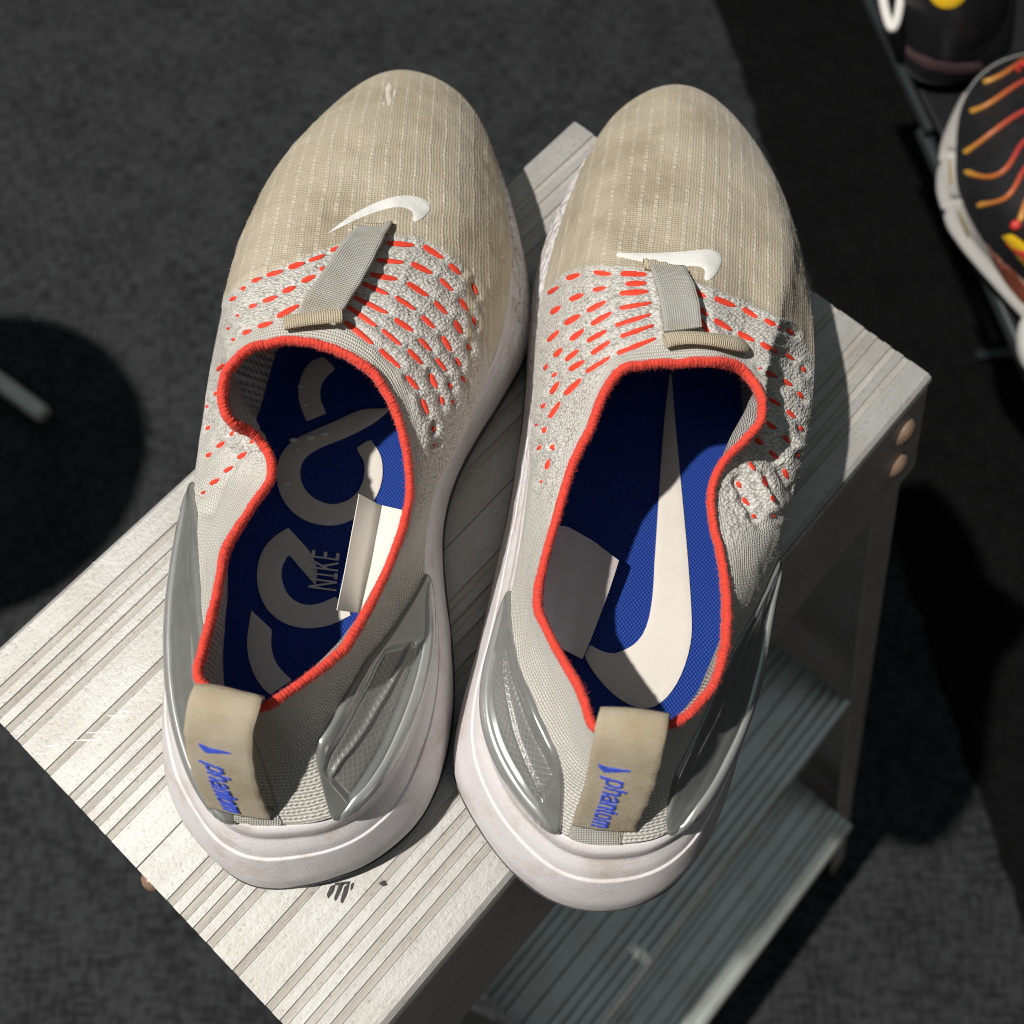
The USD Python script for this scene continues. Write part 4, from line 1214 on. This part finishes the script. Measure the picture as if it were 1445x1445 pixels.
clip_r = [(0.042, 0.164, ((0, .5, 1), (-0.04, -0.04, -0.04)), ((0, .05, .13, .25, .42, .70, .88, 1), (.02, .17, .32, .40, .41, .30, .15, .0)), 0.0019, (.12, .74, .20, .84)),
          (0.822, 0.965, ((0, .5, 1), (0.0, -0.04, -0.04)), ((0, .3, .65, .90, 1), (0.06, 0.42, 0.50, 0.36, 0.10)), 0.0015, None)]
AX_R = at(962, 125, 0.03)[:2] - at(862, 1275, 0.03)[:2]
shoe_r, upper_r, insole_r, us_r, ms_r = build_shoe(
    1, 'right tan and grey knit sneaker with large pale tick mark printed on its blue insole', sole_r, sil_r, col_r,
    [(1075, 620, 1120, 690, 9, -0.0022), (1050, 640, 1090, 720, 8, 0.0018), (1085, 600, 1140, 640, 8, 0.0014), (1040, 680, 1075, 740, 7, -0.0015)], zone_r, AX_R + np.array([0.012, 0]), stitches_r, logo_r, clip_r)
sw = np.vstack([bezier(Z4((892, -190), (862, 0), (850, 300), (835, 500))), bezier(Z4((835, 500), (828, 760), (790, 800), (690, 832)))[1:], bezier(Z4((690, 832), (640, 830), (600, 798)))[1:], bezier(Z4((580, 842), (640, 960), (730, 1030), (800, 1032))), bezier(Z4((800, 1032), (900, 1030), (975, 850), (971, 720)))[1:], bezier(Z4((971, 720), (960, 450), (920, 150), (896, -190)))[1:]])
obj('tick_print', flat_print(sw), 'insole_print', insole_r, smooth=30)

# ---- tabs of woven tape: heel loops with lettering, tongue loops
def u_at(place, length, py):
    u = np.linspace(0, length, 400)
    y = proj(place(np.stack([u, 0 * u], -1)))[:, 1]
    k_ = int(np.argmin(y[:300]))
    return float(np.interp(py, y[k_:], u[k_:]))


def heel_tab(root, ctrl, cross_px, width, letters_py, tick_py, tick_v, base_poly, usurf, v0):
    path = []
    for c in ctrl:
        if len(c) == 4:
            P_, N_ = usurf([c[:2]])
            path.append(P_[0] + unit(CAM - P_[0]) * c[3])
        else:
            path.append(at(*c))
    ac = at(*cross_px[1]) - at(*cross_px[0])
    m, su, sv, place, ln = tape(path, width, [ac] * len(path), thick=0.0011, n=90, k=11, curl=0.0006)
    tb = obj('heel_tab', m, 'tan_tape', root, smooth=True, attrs={'su': su, 'sv': sv})
    u0 = u_at(place, ln, letters_py)
    obj('tab_lettering', lettering('phantom', 0.0067, place, u0, v0, slant=0.24, squeeze=0.78), 'blue_thread', tb, smooth=False)
    ut = u_at(place, ln, tick_py)
    tick = Polygon([(-.0010, -.0042), (.0002, -.0037), (.0018, -.0024), (.0017, -.0010), (.0003, .0049), (-.0002, .0010), (-.0002, -.0015), (-.0008, -.0029)])
    tk = trimesh.creation.extrude_polygon(tick, 0.001, engine='earcut')
    v = np.array(tk.vertices)
    obj('tab_tick', trimesh.Trimesh(place(np.stack([ut + v[:, 0], tick_v + v[:, 1]], -1), np.where(v[:, 2] > .0005, .0004, -.0004)), tk.faces, process=False), 'blue_thread', tb, smooth=False)
    bm, bp = decal(usurf, base_poly, h=0.0011, step=4, edge=3, attrs=True)
    obj('heel_tape_base', bm, 'grey_tape', root, smooth=True, attrs={'su': bp[:, 0] / 4300, 'sv': bp[:, 1] / 4300})


heel_tab(shoe_l, [(331, 990, .066), (326, 976, .088), (321, 978, .0940), (311, 1010, .0930), (307, 1048, .0870), (313, 1090, .0755), (326, 1126, .0610), (338, 1149, 0, .0016)],
         ((275, 965, .09), (372, 984, .09)), 0.0192, 1078, 1058, -0.0010, [(308, 1138), (345, 1148), (386, 1138), (402, 1166), (360, 1166), (318, 1158)], us_l, -0.0040)
heel_tab(shoe_r, [(899, 1020, .068), (897, 1004, .090), (895, 1006, .0950), (889, 1038, .0940), (881, 1080, .0860), (870, 1122, .0730), (858, 1152, .0605), (852, 1170, 0, .0016)],
         ((848, 1002, .09), (945, 1011, .09)), 0.0190, 1098, 1086, -0.0030, [(812, 1148), (850, 1160), (882, 1163), (872, 1199), (830, 1197), (800, 1186)], us_r, -0.0042)


def tongue_tab(root, usurf, ctrl, width, crosses, tip, roll, rr):
    P, N = usurf([c[:2] for c in ctrl])
    path = P + N * np.array([c[2] for c in ctrl])[:, None]
    ac = []
    for (p, q_) in crosses:
        A, _ = usurf([p, q_])
        ac.append(A[1] - A[0])
    m, su, sv, place, ln = tape(path, width, ac, thick=0.0010, n=60, k=9, curl=-0.0004)
    tb = obj('tongue_tab', m, 'grey_tape', root, smooth=True, attrs={'su': su, 'sv': sv})
    dm, dp = decal(usurf, tip, h=0.0020, step=3, edge=3, attrs=True)
    obj('stitched_end', dm, 'cream_tape', tb, smooth=True, attrs={'su': dp[:, 0] / 4300, 'sv': dp[:, 1] / 4300})
    P, N = usurf([c[:2] for c in roll])
    c3 = P + N * np.array([c[2] for c in roll])[:, None]
    s0 = np.r_[0, np.cumsum(np.linalg.norm(np.diff(c3, axis=0), axis=1))]
    q_ = np.linspace(0, s0[-1], 40)
    pth = CubicSpline(s0, c3)(q_)
    # a folded end: tape bent over into a flat loop
    up = unit(CubicSpline(s0, N)(q_))
    t_ = unit(np.gradient(pth, axis=0))
    sd_ = unit(np.cross(t_, up))
    a = np.linspace(0, 2 * PI, 18, endpoint=False)
    G = pth[:, None] + (np.cos(a) * rr * 1.35)[None, :, None] * sd_[:, None] + (np.sin(a) * rr * 0.7)[None, :, None] * up[:, None]
    ins = pth[:, None] + (np.cos(a) * (rr * 1.35 - .0007))[None, :, None] * sd_[:, None] + (np.sin(a) * (rr * 0.7 - .0007))[None, :, None] * up[:, None]
    kk = len(a)
    def tf(o, flip):
        f = []
        for i in range(39):
            for j in range(kk):
                j2 = (j + 1) % kk
                f += [[o + i * kk + j, o + (i + 1) * kk + j, o + (i + 1) * kk + j2], [o + i * kk + j, o + (i + 1) * kk + j2, o + i * kk + j2]]
        f = np.array(f)
        return f[:, ::-1] if flip else f
    n = 40 * kk
    caps = []
    for i in (0, 39):
        for j in range(kk):
            j2 = (j + 1) % kk
            a0, a1, b0, b1 = i * kk + j, i * kk + j2, n + i * kk + j, n + i * kk + j2
            caps += [[a0, a1, b1], [a0, b1, b0]] if i == 0 else [[a0, b1, a1], [a0, b0, b1]]
    fm = trimesh.Trimesh(np.vstack([G.reshape(-1, 3), ins.reshape(-1, 3)]), np.vstack([tf(0, False), tf(n, True), caps]), process=False)
    if fm.volume < 0:
        fm.invert()
    su = np.tile(np.repeat(q_, kk), 2)
    sv = np.tile(np.tile(a * rr, 40), 2)
    obj('folded_end', fm, 'cream_tape', tb, smooth=True, attrs={'su': su, 'sv': sv})


tongue_tab(shoe_l, us_l, [(530, 322, .0012), (516, 345, .0030), (496, 380, .0042), (475, 418, .0046), (457, 448, .0042), (449, 462, .0030)], [.0118, .0122, .0124, .0124, .0124, .012],
           [((500, 326), (556, 318)), ((486, 345), (545, 345)), ((466, 375), (528, 388)), ((445, 405), (505, 425)), ((425, 440), (487, 458)), ((418, 452), (478, 470))],
           [(497, 321), (555, 316), (551, 329), (497, 338)], [(402, 464, .0026), (440, 461, .0034), (478, 456, .0036)], 0.0021)
tongue_tab(shoe_r, us_r, [(939, 378, .0012), (944, 395, .0028), (951, 425, .0040), (957, 455, .0042), (960, 477, .0034)], [.0118, .0121, .0124, .0124, .0122],
           [((908, 375), (972, 384)), ((912, 395), (975, 400)), ((920, 430), (982, 428)), ((926, 460), (988, 455)), ((930, 482), (992, 474))],
           [(907, 368), (940, 374), (972, 384), (971, 392), (938, 388), (909, 382)], [(935, 488, .0028), (975, 488, .0034), (1010, 490, .0030), (1044, 494, .0022)], 0.0020)

# ---- paper labels lying inside the collars
def sheet(name, rows, mat, label, cat, n=14, thick=0.00025):
    """Paper through rows of points; each row runs from one edge of the sheet to the other."""
    R = np.array([[at(*p) for p in row] for row in rows])
    a = np.linspace(0, len(rows) - 1, n)
    G = np.array([[np.interp(a, np.arange(len(rows)), R[:, j, k_]) for k_ in range(3)] for j in range(R.shape[1])]).transpose(2, 0, 1)
    b_ = np.linspace(0, R.shape[1] - 1, 12)
    G = np.array([[np.interp(b_, np.arange(R.shape[1]), G[i, :, k_]) for k_ in range(3)] for i in range(n)]).transpose(0, 2, 1)
    N = grid_normals(G, False)
    if (N * (CAM - G)).sum() < 0:
        N = -N
    G = G + N * ((meshkit.fbm(G * 60, 2, 8) - .5) * 0.001)[..., None]
    top, bot = G + N * thick / 2, G - N * thick / 2
    na, nb = G.shape[:2]
    f = grid_faces(na, nb)
    bord = np.r_[np.arange(nb), np.arange(1, na) * nb + nb - 1, np.arange(nb - 2, -1, -1) + (na - 1) * nb, np.arange(na - 2, 0, -1) * nb]
    b2 = np.roll(bord, -1)
    o = na * nb
    m = trimesh.Trimesh(np.vstack([top.reshape(-1, 3), bot.reshape(-1, 3)]), np.vstack([f, f[:, ::-1] + o, np.stack([bord, b2 + o, b2], -1), np.stack([bord, bord + o, b2 + o], -1)]), process=False)
    if (m.face_normals[len(f) // 2] * N[na // 2, nb // 2]).sum() < 0:
        m.invert()
    return put(obj(name, m, mat, smooth=25), label, cat)


sheet('paper_label', [[(506, 697, .0625), (535, 712, .0495), (577, 722, .0600)], [(496, 752, .0615), (526, 762, .0485), (574, 760, .0600)], [(486, 806, .0605), (516, 814, .0475), (545, 815, .0590)], [(476, 861, .0590), (506, 865, .0470), (512, 866, .0485)]],
      'paper', 'creased white paper label stuck inside the left sneaker against its collar', 'paper label')
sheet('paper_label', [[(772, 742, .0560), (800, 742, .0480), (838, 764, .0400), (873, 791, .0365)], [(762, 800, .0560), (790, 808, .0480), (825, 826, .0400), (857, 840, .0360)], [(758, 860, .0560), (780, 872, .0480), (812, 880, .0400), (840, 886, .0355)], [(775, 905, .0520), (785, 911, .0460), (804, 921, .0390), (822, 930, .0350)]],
      'shaded_paper', 'plain grey label in shade on the blue insole of the right sneaker', 'paper label')

# water-white specks of lint on the left insole, scuffs on the platform
LINTS = ['left of two on the long stroke of the left insole print', 'in the middle of the long stroke of the left insole print', 'right end of the long stroke, left insole', 'just below the long stroke at the left insole edge', 'lowest of those on the left insole ring letter', 'topmost, on the left insole curved letter under the vamp', 'on the bare blue below the topmost curved letter, left insole']
for i, (px, py, rr) in enumerate([(414, 621, .0011), (437, 617, .0013), (457, 612, .0012), (419, 634, .0008), (403, 683, .0013), (424, 545, .0008), (431, 571, .0007)]):
    c = at_insole(px, py, 0.0012)
    sp = trimesh.creation.icosphere(subdivisions=2, radius=rr)
    sp.apply_scale([1.4, .8, .6])
    sp.apply_translation(c)
    obj('lint_speck', sp, 'lint', smooth=True, label='tiny white lint speck ' + LINTS[i], cat='lint', group='lint specks on the left insole')
simple('scuff', (0.035, 0.033, 0.032), 0.7, var=0.3, scale=400)
simple('bright_scratch', (0.62, 0.615, 0.59), 0.35, metal=0.3)


class Flat:
    def __init__(self, z):
        self.z = z

    def __call__(self, q):
        return np.array([at(x, y, self.z) for x, y in q]), np.tile([0, 0, 1.0], (len(q), 1))


ftop = Flat(0.0001)
for p in ([(466, 1251), (474, 1247), (471, 1258), (463, 1269), (461, 1262)], [(478, 1249), (486, 1246), (480, 1260), (474, 1272), (471, 1268)], [(486, 1251), (494, 1245), (490, 1262), (483, 1276), (480, 1272)], [(495, 1248), (500, 1244), (498, 1254), (494, 1258)], [(534, 1246), (542, 1242), (548, 1249), (540, 1251)], [(472, 1246), (495, 1243), (494, 1247), (474, 1250)]):
    obj('scuff_mark', decal(ftop, p, h=0.00012, step=4, edge=1, base=-0.0003), 'scuff', plat, smooth=False)
for a in ((128, 794, 162, 796), (140, 790, 176, 797), (60, 1054, 80, 1052), (100, 1045, 140, 1044), (120, 1034, 160, 1033), (166, 1002, 182, 1004), (150, 1010, 180, 1010), (48, 1064, 72, 1063), (700, 640, 690, 700), (706, 660, 699, 690), (650, 662, 700, 668)):
    l = LineString([a[:2], a[2:]]).buffer(0.45)
    obj('scratch', decal(ftop, l, h=0.00006, step=6, edge=1, base=-0.0002), 'bright_scratch', plat, smooth=False)

# ------------------------------------------------------------------ shoe rack at the upper right, with two other sneakers on it
RZ = -0.27


def pt(px, py, z):
    return at(px, py, z)


rack = thing('shoe_rack', at(1400, 300, FL_Z), 'dark steel shoe rack with a thin front bar, standing on the black mat', 'shoe rack')
j0, j1, j2 = at(1190, -76, RZ), at(1312, 187, RZ), at(1470, 560, RZ - 0.02)
obj('front_bar', tube([j0, j1], 0.0042, 12), 'steel_tube', rack)
obj('front_bar', tube([at(1302, 184, RZ - 0.012), j2], 0.0060, 12), 'steel_tube', rack)
rd = unit((j2 - j1) * [1, 1, 0])
rn = np.array([-rd[1], rd[0], 0])
if rn[0] < 0:
    rn = -rn
mid = (j0 + j2) / 2
obj('shelf', box_frame(mid + rn * 0.17 + [0, 0, -0.004], rd, rn, Z_AX, 0.62, 0.31, 0.005), 'black_synthetic', rack)
obj('back_bar', tube([j0 + rn * .33, j2 + rn * .33], 0.0045, 12), 'steel_tube', rack)
for q_ in (j0 - rd * 0.02 + rn * 0.02, j2 + rd * 0.02 + rn * 0.02, j0 - rd * 0.02 + rn * .33, j2 + rd * 0.02 + rn * .33):
    obj('leg', tube([q_ * [1, 1, 0] + [0, 0, FL_Z + 0.006], q_ * [1, 1, 0] + [0, 0, RZ]], 0.007, 12), 'steel_tube', rack)
f0, f1 = at(1378, 501, FL_Z + 0.02), at(1428, 497, FL_Z + 0.02)
fd = unit(f1 - f0)
f1 = f1 + fd * 0.03
obj('base_plate', box_frame((f0 + f1) / 2, fd, np.cross(Z_AX, fd), Z_AX, np.linalg.norm(f1 - f0), 0.012, 0.006), 'steel_tube', rack)


def shelf_shoe(name, label, sole, sil, col, ztoe, mats, hks):
    """A simpler sneaker seen at the edge of the frame: outsole, midsole, closed upper with collar and dark inside."""
    root = thing(name, np.r_[at(*sole[0][1:])[:2], RZ], label, 'sneaker')
    S, U, C = loop(sole), loop(sil), loop(col)
    iS, iU = inward(S), inward(U)
    def ring(f, z, off=0.0):
        P = S * (1 - f) + U * f + iS * off
        P[:, 2] = z
        return P
    zs, zu = S[:, 2].mean(), U[:, 2].mean()
    P = np.stack([ring(0, RZ + .0005, .01), ring(0, RZ + .0005, .002), ring(0, RZ + .004, .0005), ring(0, RZ + .006, .002)], 1)
    m = trimesh.Trimesh(P.reshape(-1, 3), grid_faces(NT, 4, True), process=False)
    obj('outsole', m if m.volume > 0 else (m.invert() or m), 'outsole_rubber', root, smooth=50)
    q = np.arange(NT) / NT
    mids = [ring(0, RZ + .0055, .003), ring(0, RZ + .007, 0), ring(0, zs, 0), ring(.25, zs * .7 + zu * .3, 0), ring(.5, zs * .45 + zu * .55, 0), ring(.6, zs * .40 + zu * .60, 0), ring(.8, zs * .2 + zu * .8, 0), ring(1, zu, -.0005), ring(1.05, zu - .004, .002)]
    P = CubicSpline(np.arange(len(mids)), np.stack(mids, 1), axis=1)(np.linspace(0, len(mids) - 1, 30))
    if mats.get('notch'):
        w = sum(np.exp(-((q - t) / .0026) ** 2) * 1.0 - 0.22 * np.exp(-((np.abs(q - t) - .016) / .011) ** 2) for t in mats['notch'])
        P = P + iS[:, None] * (w * 0.0038)[:, None, None] * np.linspace(1, 0, 30)[None, :, None] ** .5
    m = trimesh.Trimesh(P.reshape(-1, 3), grid_faces(NT, 30, True), process=False)
    if (m.vertex_normals.reshape(NT, 30, 3)[:, 10] * iS).sum() > 0:
        m.invert()
    mid_ = obj('midsole', m, mats['midsole'], root, smooth=60)
    if mats.get('bumper'):
        i0, i1 = int(mats['bumper'][0] * NT), int(mats['bumper'][1] * NT)
        fade = np.sin(PI * np.linspace(0, 1, i1 - i0)) ** .35
        B_ = P[i0:i1, 1:28] - iS[i0:i1, None] * 0.0008 * fade[:, None, None]
        mb = trimesh.Trimesh(B_.reshape(-1, 3), grid_faces(i1 - i0, 27), process=False)
        if (mb.vertex_normals.reshape(i1 - i0, 27, 3)[:, 10] * iS[i0:i1]).sum() > 0:
            mb.invert()
        obj('toe_bumper', mb, 'black_synthetic', mid_, smooth=True)
    mn = m.vertex_normals.reshape(NT, 30, 3)
    msurf = Surf(P[:, 2:28], mn[:, 2:28])
    r = np.linspace(0, 1, 40)
    G = U[:, None] * (1 - r)[None, :, None] + C[:, None] * r[None, :, None]
    dome = 1 - (1 - r) ** 3.2
    G[:, :, 2] = U[:, None, 2] + (C[:, None, 2] - U[:, None, 2]) * (hks * dome + (1 - hks) * r)[None]
    G = G - iU[:, None] * (np.sin(PI * np.minimum(r * 1.6, 1)) * 0.004)[None, :, None]
    n = grid_normals(G)
    if (n[:, 5] * iU).sum() > 0:
        n = -n
    m = trimesh.Trimesh(G.reshape(-1, 3), grid_faces(NT, 40, True), process=False)
    if (m.vertex_normals.reshape(NT, 40, 3)[:, 8] * n[:, 8]).sum() < 0:
        m.invert()
    up = obj('upper', m, mats['upper'], root, smooth=True)
    Cl = C.copy()
    Cl[:, 2] -= 0.035
    lid = trimesh.Trimesh(np.vstack([C, Cl, Cl.mean(0)]), np.vstack([np.array([[i, (i + 1) % NT, NT + (i + 1) % NT] for i in range(NT)]), np.array([[i, NT + (i + 1) % NT, NT + i] for i in range(NT)]), np.array([[NT + i, NT + (i + 1) % NT, 2 * NT] for i in range(NT)])]), process=False)
    obj('lining', lid, 'black_synthetic', root, smooth=40)
    return root, mid_, up, Surf(G, n), msurf


Zs, Zu, Zc = RZ + .018, RZ + .036, RZ + .095
flame_shoe, fmid, fup, fsurf, fms = shelf_shoe(
    'flame_sneaker', 'black sneaker with orange flame lines and a white midsole, lying on the rack', 
    [(0, 1800, 640, Zs), (.07, 1730, 650, Zs), (.15, 1620, 580, Zs), (.22, 1530, 505, Zs), (.28, 1460, 440, Zs), (.33, 1398, 372, Zs), (.37, 1355, 318, Zs), (.40, 1338, 278, Zs), (.425, 1332, 240, Zs), (.45, 1336, 196, Zs), (.475, 1353, 145, Zs), (.5, 1385, 100, Zs),
     (.54, 1460, 70, Zs), (.60, 1545, 95, Zs), (.68, 1620, 190, Zs), (.78, 1690, 330, Zs), (.87, 1770, 460, Zs), (.95, 1830, 570, Zs)],
    [(0, 1795, 632, Zu), (.07, 1728, 636, Zu), (.15, 1630, 562, Zu), (.22, 1545, 490, Zu), (.28, 1480, 425, Zu), (.33, 1408, 362, Zu), (.37, 1373, 315, Zu), (.40, 1355, 275, Zu), (.425, 1349, 240, Zu), (.45, 1350, 195, Zu), (.475, 1359, 145, Zu), (.5, 1389, 102, Zu),
     (.54, 1462, 74, Zu), (.60, 1540, 100, Zu), (.68, 1610, 195, Zu), (.78, 1680, 335, Zu), (.87, 1760, 465, Zu), (.95, 1822, 572, Zu)],
    [(0, 1815, 610, Zc), (.15, 1690, 565, Zc), (.28, 1600, 450, Zc), (.40, 1560, 360, Zc), (.5, 1565, 330, Zc), (.60, 1600, 330, Zc), (.75, 1700, 400, Zc), (.9, 1810, 530, Zc)],
    0, {'midsole': 'white_rubber', 'upper': 'black_synthetic', 'notch': [.4395, .396], 'bumper': (.482, .62)}, 0.55)
LINES = [[(1389, 116), (1402, 112), (1422, 101), (1450, 82)], [(1371, 157), (1388, 151), (1412, 136), (1450, 113)], [(1362, 215), (1380, 203), (1410, 180), (1452, 154)],
         [(1364, 243), (1378, 248), (1397, 250), (1416, 242), (1432, 220), (1450, 196)], [(1382, 290), (1398, 287), (1420, 279), (1436, 257), (1452, 232)], [(1440, 312), (1446, 290), (1460, 262)]]


def flame_line(pts, w=4.0):
    p = np.array(pts, float)
    s0 = np.r_[0, np.cumsum(np.hypot(*np.diff(p, axis=0).T))]
    q = np.linspace(0, s0[-1], 26)
    c = CubicSpline(s0, p)(q)
    wd = w * (1 + 0.9 * np.exp(-q / 7)) * np.minimum(1, 0.45 + q / 5)
    P, N = fsurf(c)
    t = unit(np.gradient(P, axis=0))
    sdv = unit(np.cross(t, N))
    a = np.linspace(0, 2 * PI, 10, endpoint=False)
    r_ = wd / 2400
    G = P[:, None] + (np.cos(a)[None, :, None] * sdv[:, None]) * r_[:, None, None] + (np.sin(a)[None, :, None] * N[:, None]) * 0.0022
    f = grid_faces(26, 10)
    f = np.vstack([f, [[i * 10 + 9, (i + 1) * 10 + 9, (i + 1) * 10] for i in range(25)], [[i * 10 + 9, (i + 1) * 10, i * 10] for i in range(25)], [[0, j + 1, j] for j in range(1, 9)], [[250, 250 + j, 251 + j] for j in range(1, 9)]])
    m = trimesh.Trimesh(G.reshape(-1, 3), f, process=False)
    if m.volume < 0:
        m.invert()
    return m, np.repeat(np.clip(q / 85, 0, 1), 10)


for l in LINES:
    m, su = flame_line(l)
    obj('flame_line', m, 'flame_plastic', fup, smooth=True, attrs={'su': su})
obj('yellow_panel', decal(fsurf, [(1415, 333), (1428, 330), (1445, 342), (1470, 380), (1462, 392), (1440, 366)], h=0.0016, step=5), 'yellow_plastic', fup)
c3, n3 = fsurf([(1436, 318)])
kb = trimesh.creation.icosphere(subdivisions=2, radius=0.0036)
kb.apply_translation(c3[0] + n3[0] * 0.002)
obj('lace_eyelet', kb, 'red_plastic', fup, smooth=True)
obj('red_curl', tube(np.array([fsurf([p])[0][0] + fsurf([p])[1][0] * .002 for p in [(1437, 102), (1434, 98), (1438, 94), (1450, 96)]]), 0.0015, 8), 'red_plastic', fup)
obj('red_panel', decal(fsurf, [(1420, 342), (1450, 352), (1475, 395), (1468, 392), (1440, 362)], h=0.0022, step=5), 'red_plastic', fup)
for p in ([(1338, 224), (1341, 224), (1344, 258), (1342, 262), (1340, 256)], [(1351, 297), (1354, 297), (1369, 333), (1367, 336), (1364, 333)], [(1440, 470), (1444, 470), (1452, 500), (1448, 500)]):
    obj('air_slot', decal(fms, p, h=0.0006, step=4, edge=1), 'slot_gold', fmid)
hl = trimesh.creation.icosphere(subdivisions=4, radius=1.0)
hv = np.array(hl.vertices)
hv[:, :2] *= (1 - 0.10 * np.clip(hv[:, 2:3], 0, 1))
la = unit(at(1462, 535, Zs) - at(1446, 428, Zs))
lb = np.array([-la[1], la[0], 0.0])
if lb[0] < 0:
    lb = -lb
hv = hv[:, 0:1] * la * 0.026 + hv[:, 1:2] * lb * 0.012 + hv[:, 2:3] * Z_AX * 0.018 + at(1464, 482, Zs + 0.002)
obj('heel_lobe', trimesh.Trimesh(hv, hl.faces, process=False), 'white_rubber', fmid, smooth=True)
obj('arch_plate', decal(fms, [(1394, 346), (1405, 352), (1445, 400), (1475, 432), (1470, 446), (1440, 424), (1420, 400), (1402, 372)], h=0.0012, step=5), 'brown_plastic', fmid)

Zb = RZ + 0.012
black_shoe, bmid, bup, bsurf, bms = shelf_shoe(
    'black_sneaker', 'glossy black sneaker seen from its rounded heel at the top right corner', 
    [(0, 1330, 108, Zb), (.05, 1292, 96, Zb), (.10, 1263, 66, Zb), (.16, 1246, 20, Zb), (.25, 1235, -120, Zb), (.36, 1215, -330, Zb), (.45, 1245, -470, Zb), (.5, 1300, -510, Zb), (.56, 1360, -470, Zb), (.66, 1420, -300, Zb), (.78, 1432, -100, Zb), (.86, 1428, 20, Zb), (.91, 1414, 72, Zb), (.96, 1375, 103, Zb)],
    [(0, 1332, 84, RZ + .03), (.05, 1298, 70, RZ + .03), (.10, 1272, 42, RZ + .03), (.16, 1256, 0, RZ + .03), (.25, 1246, -120, RZ + .03), (.36, 1228, -325, RZ + .03), (.45, 1252, -455, RZ + .03), (.5, 1300, -490, RZ + .03), (.56, 1352, -455, RZ + .03), (.66, 1408, -300, RZ + .03), (.78, 1420, -110, RZ + .03), (.86, 1414, 5, RZ + .03), (.91, 1400, 50, RZ + .03), (.96, 1368, 78, RZ + .03)],
    [(0, 1335, -70, RZ + .10), (.10, 1300, -85, RZ + .095), (.25, 1285, -120, RZ + .085), (.40, 1300, -220, RZ + .10), (.5, 1325, -240, RZ + .11), (.60, 1360, -215, RZ + .10), (.75, 1385, -110, RZ + .085), (.9, 1372, -85, RZ + .095)],
    0, {'midsole': 'black_gloss', 'upper': 'black_gloss'}, 0.3)
obj('mauve_strip', decal(bms, [(1276, 62), (1290, 74), (1320, 86), (1350, 90), (1384, 88), (1388, 96), (1372, 103), (1340, 104), (1308, 96), (1285, 82), (1274, 70)], h=0.0009, step=5), 'mauve_foam', bmid)
yb = Polygon([(1337 + 27 * math.cos(a), -14 + 26 * math.sin(a)) for a in np.linspace(0, 2 * PI, 30, endpoint=False)])
obj('yellow_patch', decal(bsurf, yb, h=0.0016, step=5), 'yellow_plastic', bup)
vp = np.array([at(*p) for p in [(1238, -70, RZ + .05), (1243, -25, RZ + .05), (1248, 10, RZ + .05), (1256, 36, RZ + .05), (1263, 36, RZ + .05), (1269, 12, RZ + .05), (1273, -25, RZ + .05), (1276, -70, RZ + .05)]])
vq = CubicSpline(np.arange(8), vp)(np.linspace(0, 7, 50))
put(obj('pointed_loop', tube(vq, 0.0034, 14), 'white_rubber', smooth=50), 'white pointed plastic loop hanging beside the black heel on the rack', 'plastic loop')

# ------------------------------------------------------------------ round stool at the left, mostly out of the picture; its top, out of view, is placed to shade the carpet
sc = at(-22, 645, FL_Z)
sh = 0.80
seat_c = sc + (LAMP - sc) * (sh / (LAMP - sc)[2])
bar_end = at(63, 586, FL_Z + 0.03)
bd = unit(bar_end - at(-10, 532, FL_Z + 0.03))
stl = thing('round_stool', np.r_[seat_c[:2], FL_Z], 'pale steel foot of a round stool reaching in at the left edge', 'stool')
sr = 0.160
a = np.linspace(0, 2 * PI, 64, endpoint=False)
prof = [(0.0, 0.0), (0.92, 0.0), (0.985, -0.004), (1.0, -0.014), (0.99, -0.028), (0.93, -0.034), (0.0, -0.034)]
G = np.array([[[seat_c[0] + sr * p * math.cos(t), seat_c[1] + sr * p * math.sin(t), seat_c[2] + h] for p, h in prof] for t in a])
m = trimesh.Trimesh(G.reshape(-1, 3), grid_faces(64, len(prof), True), process=False)
if m.volume < 0:
    m.invert()
obj('unseen_seat', m, 'black_synthetic', stl, smooth=40)
bl = 0.36
foot_c = bar_end - bd * bl / 2
obj('foot_bar', box_frame(foot_c, bd, np.cross(Z_AX, bd), Z_AX, bl, 0.022, 0.02, 0.004), 'pale_steel', stl)
fn_ = np.cross(Z_AX, bd)
other = foot_c * [1, 1, 0] + [0, 0, FL_Z + 0.03] + (seat_c - foot_c) * [2, 2, 0]
obj('foot_bar', box_frame(other, bd, fn_, Z_AX, bl, 0.022, 0.02, 0.004), 'pale_steel', stl)
obj('cross_bar', tube([foot_c, other], 0.009, 12), 'pale_steel', stl)
obj('post', tube([(foot_c + other) / 2, seat_c + [0, 0, -0.03]], 0.016, 16), 'pale_steel', stl)
simple('worn_fibre', (0.68, 0.63, 0.54), 0.8, var=0.15, scale=900, bump=0.0004, bscale=1500)
for p in ([(544, 124), (548, 116), (553, 122), (550, 132), (553, 143), (549, 152), (545, 140)], [(556, 128), (559, 126), (558, 136), (555, 138)], [(540, 146), (543, 143), (543, 152)]):
    obj('worn_patch', decal(us_l, p, h=0.0003, step=3, edge=3, base=-0.0003), 'worn_fibre', upper_l, smooth=40)
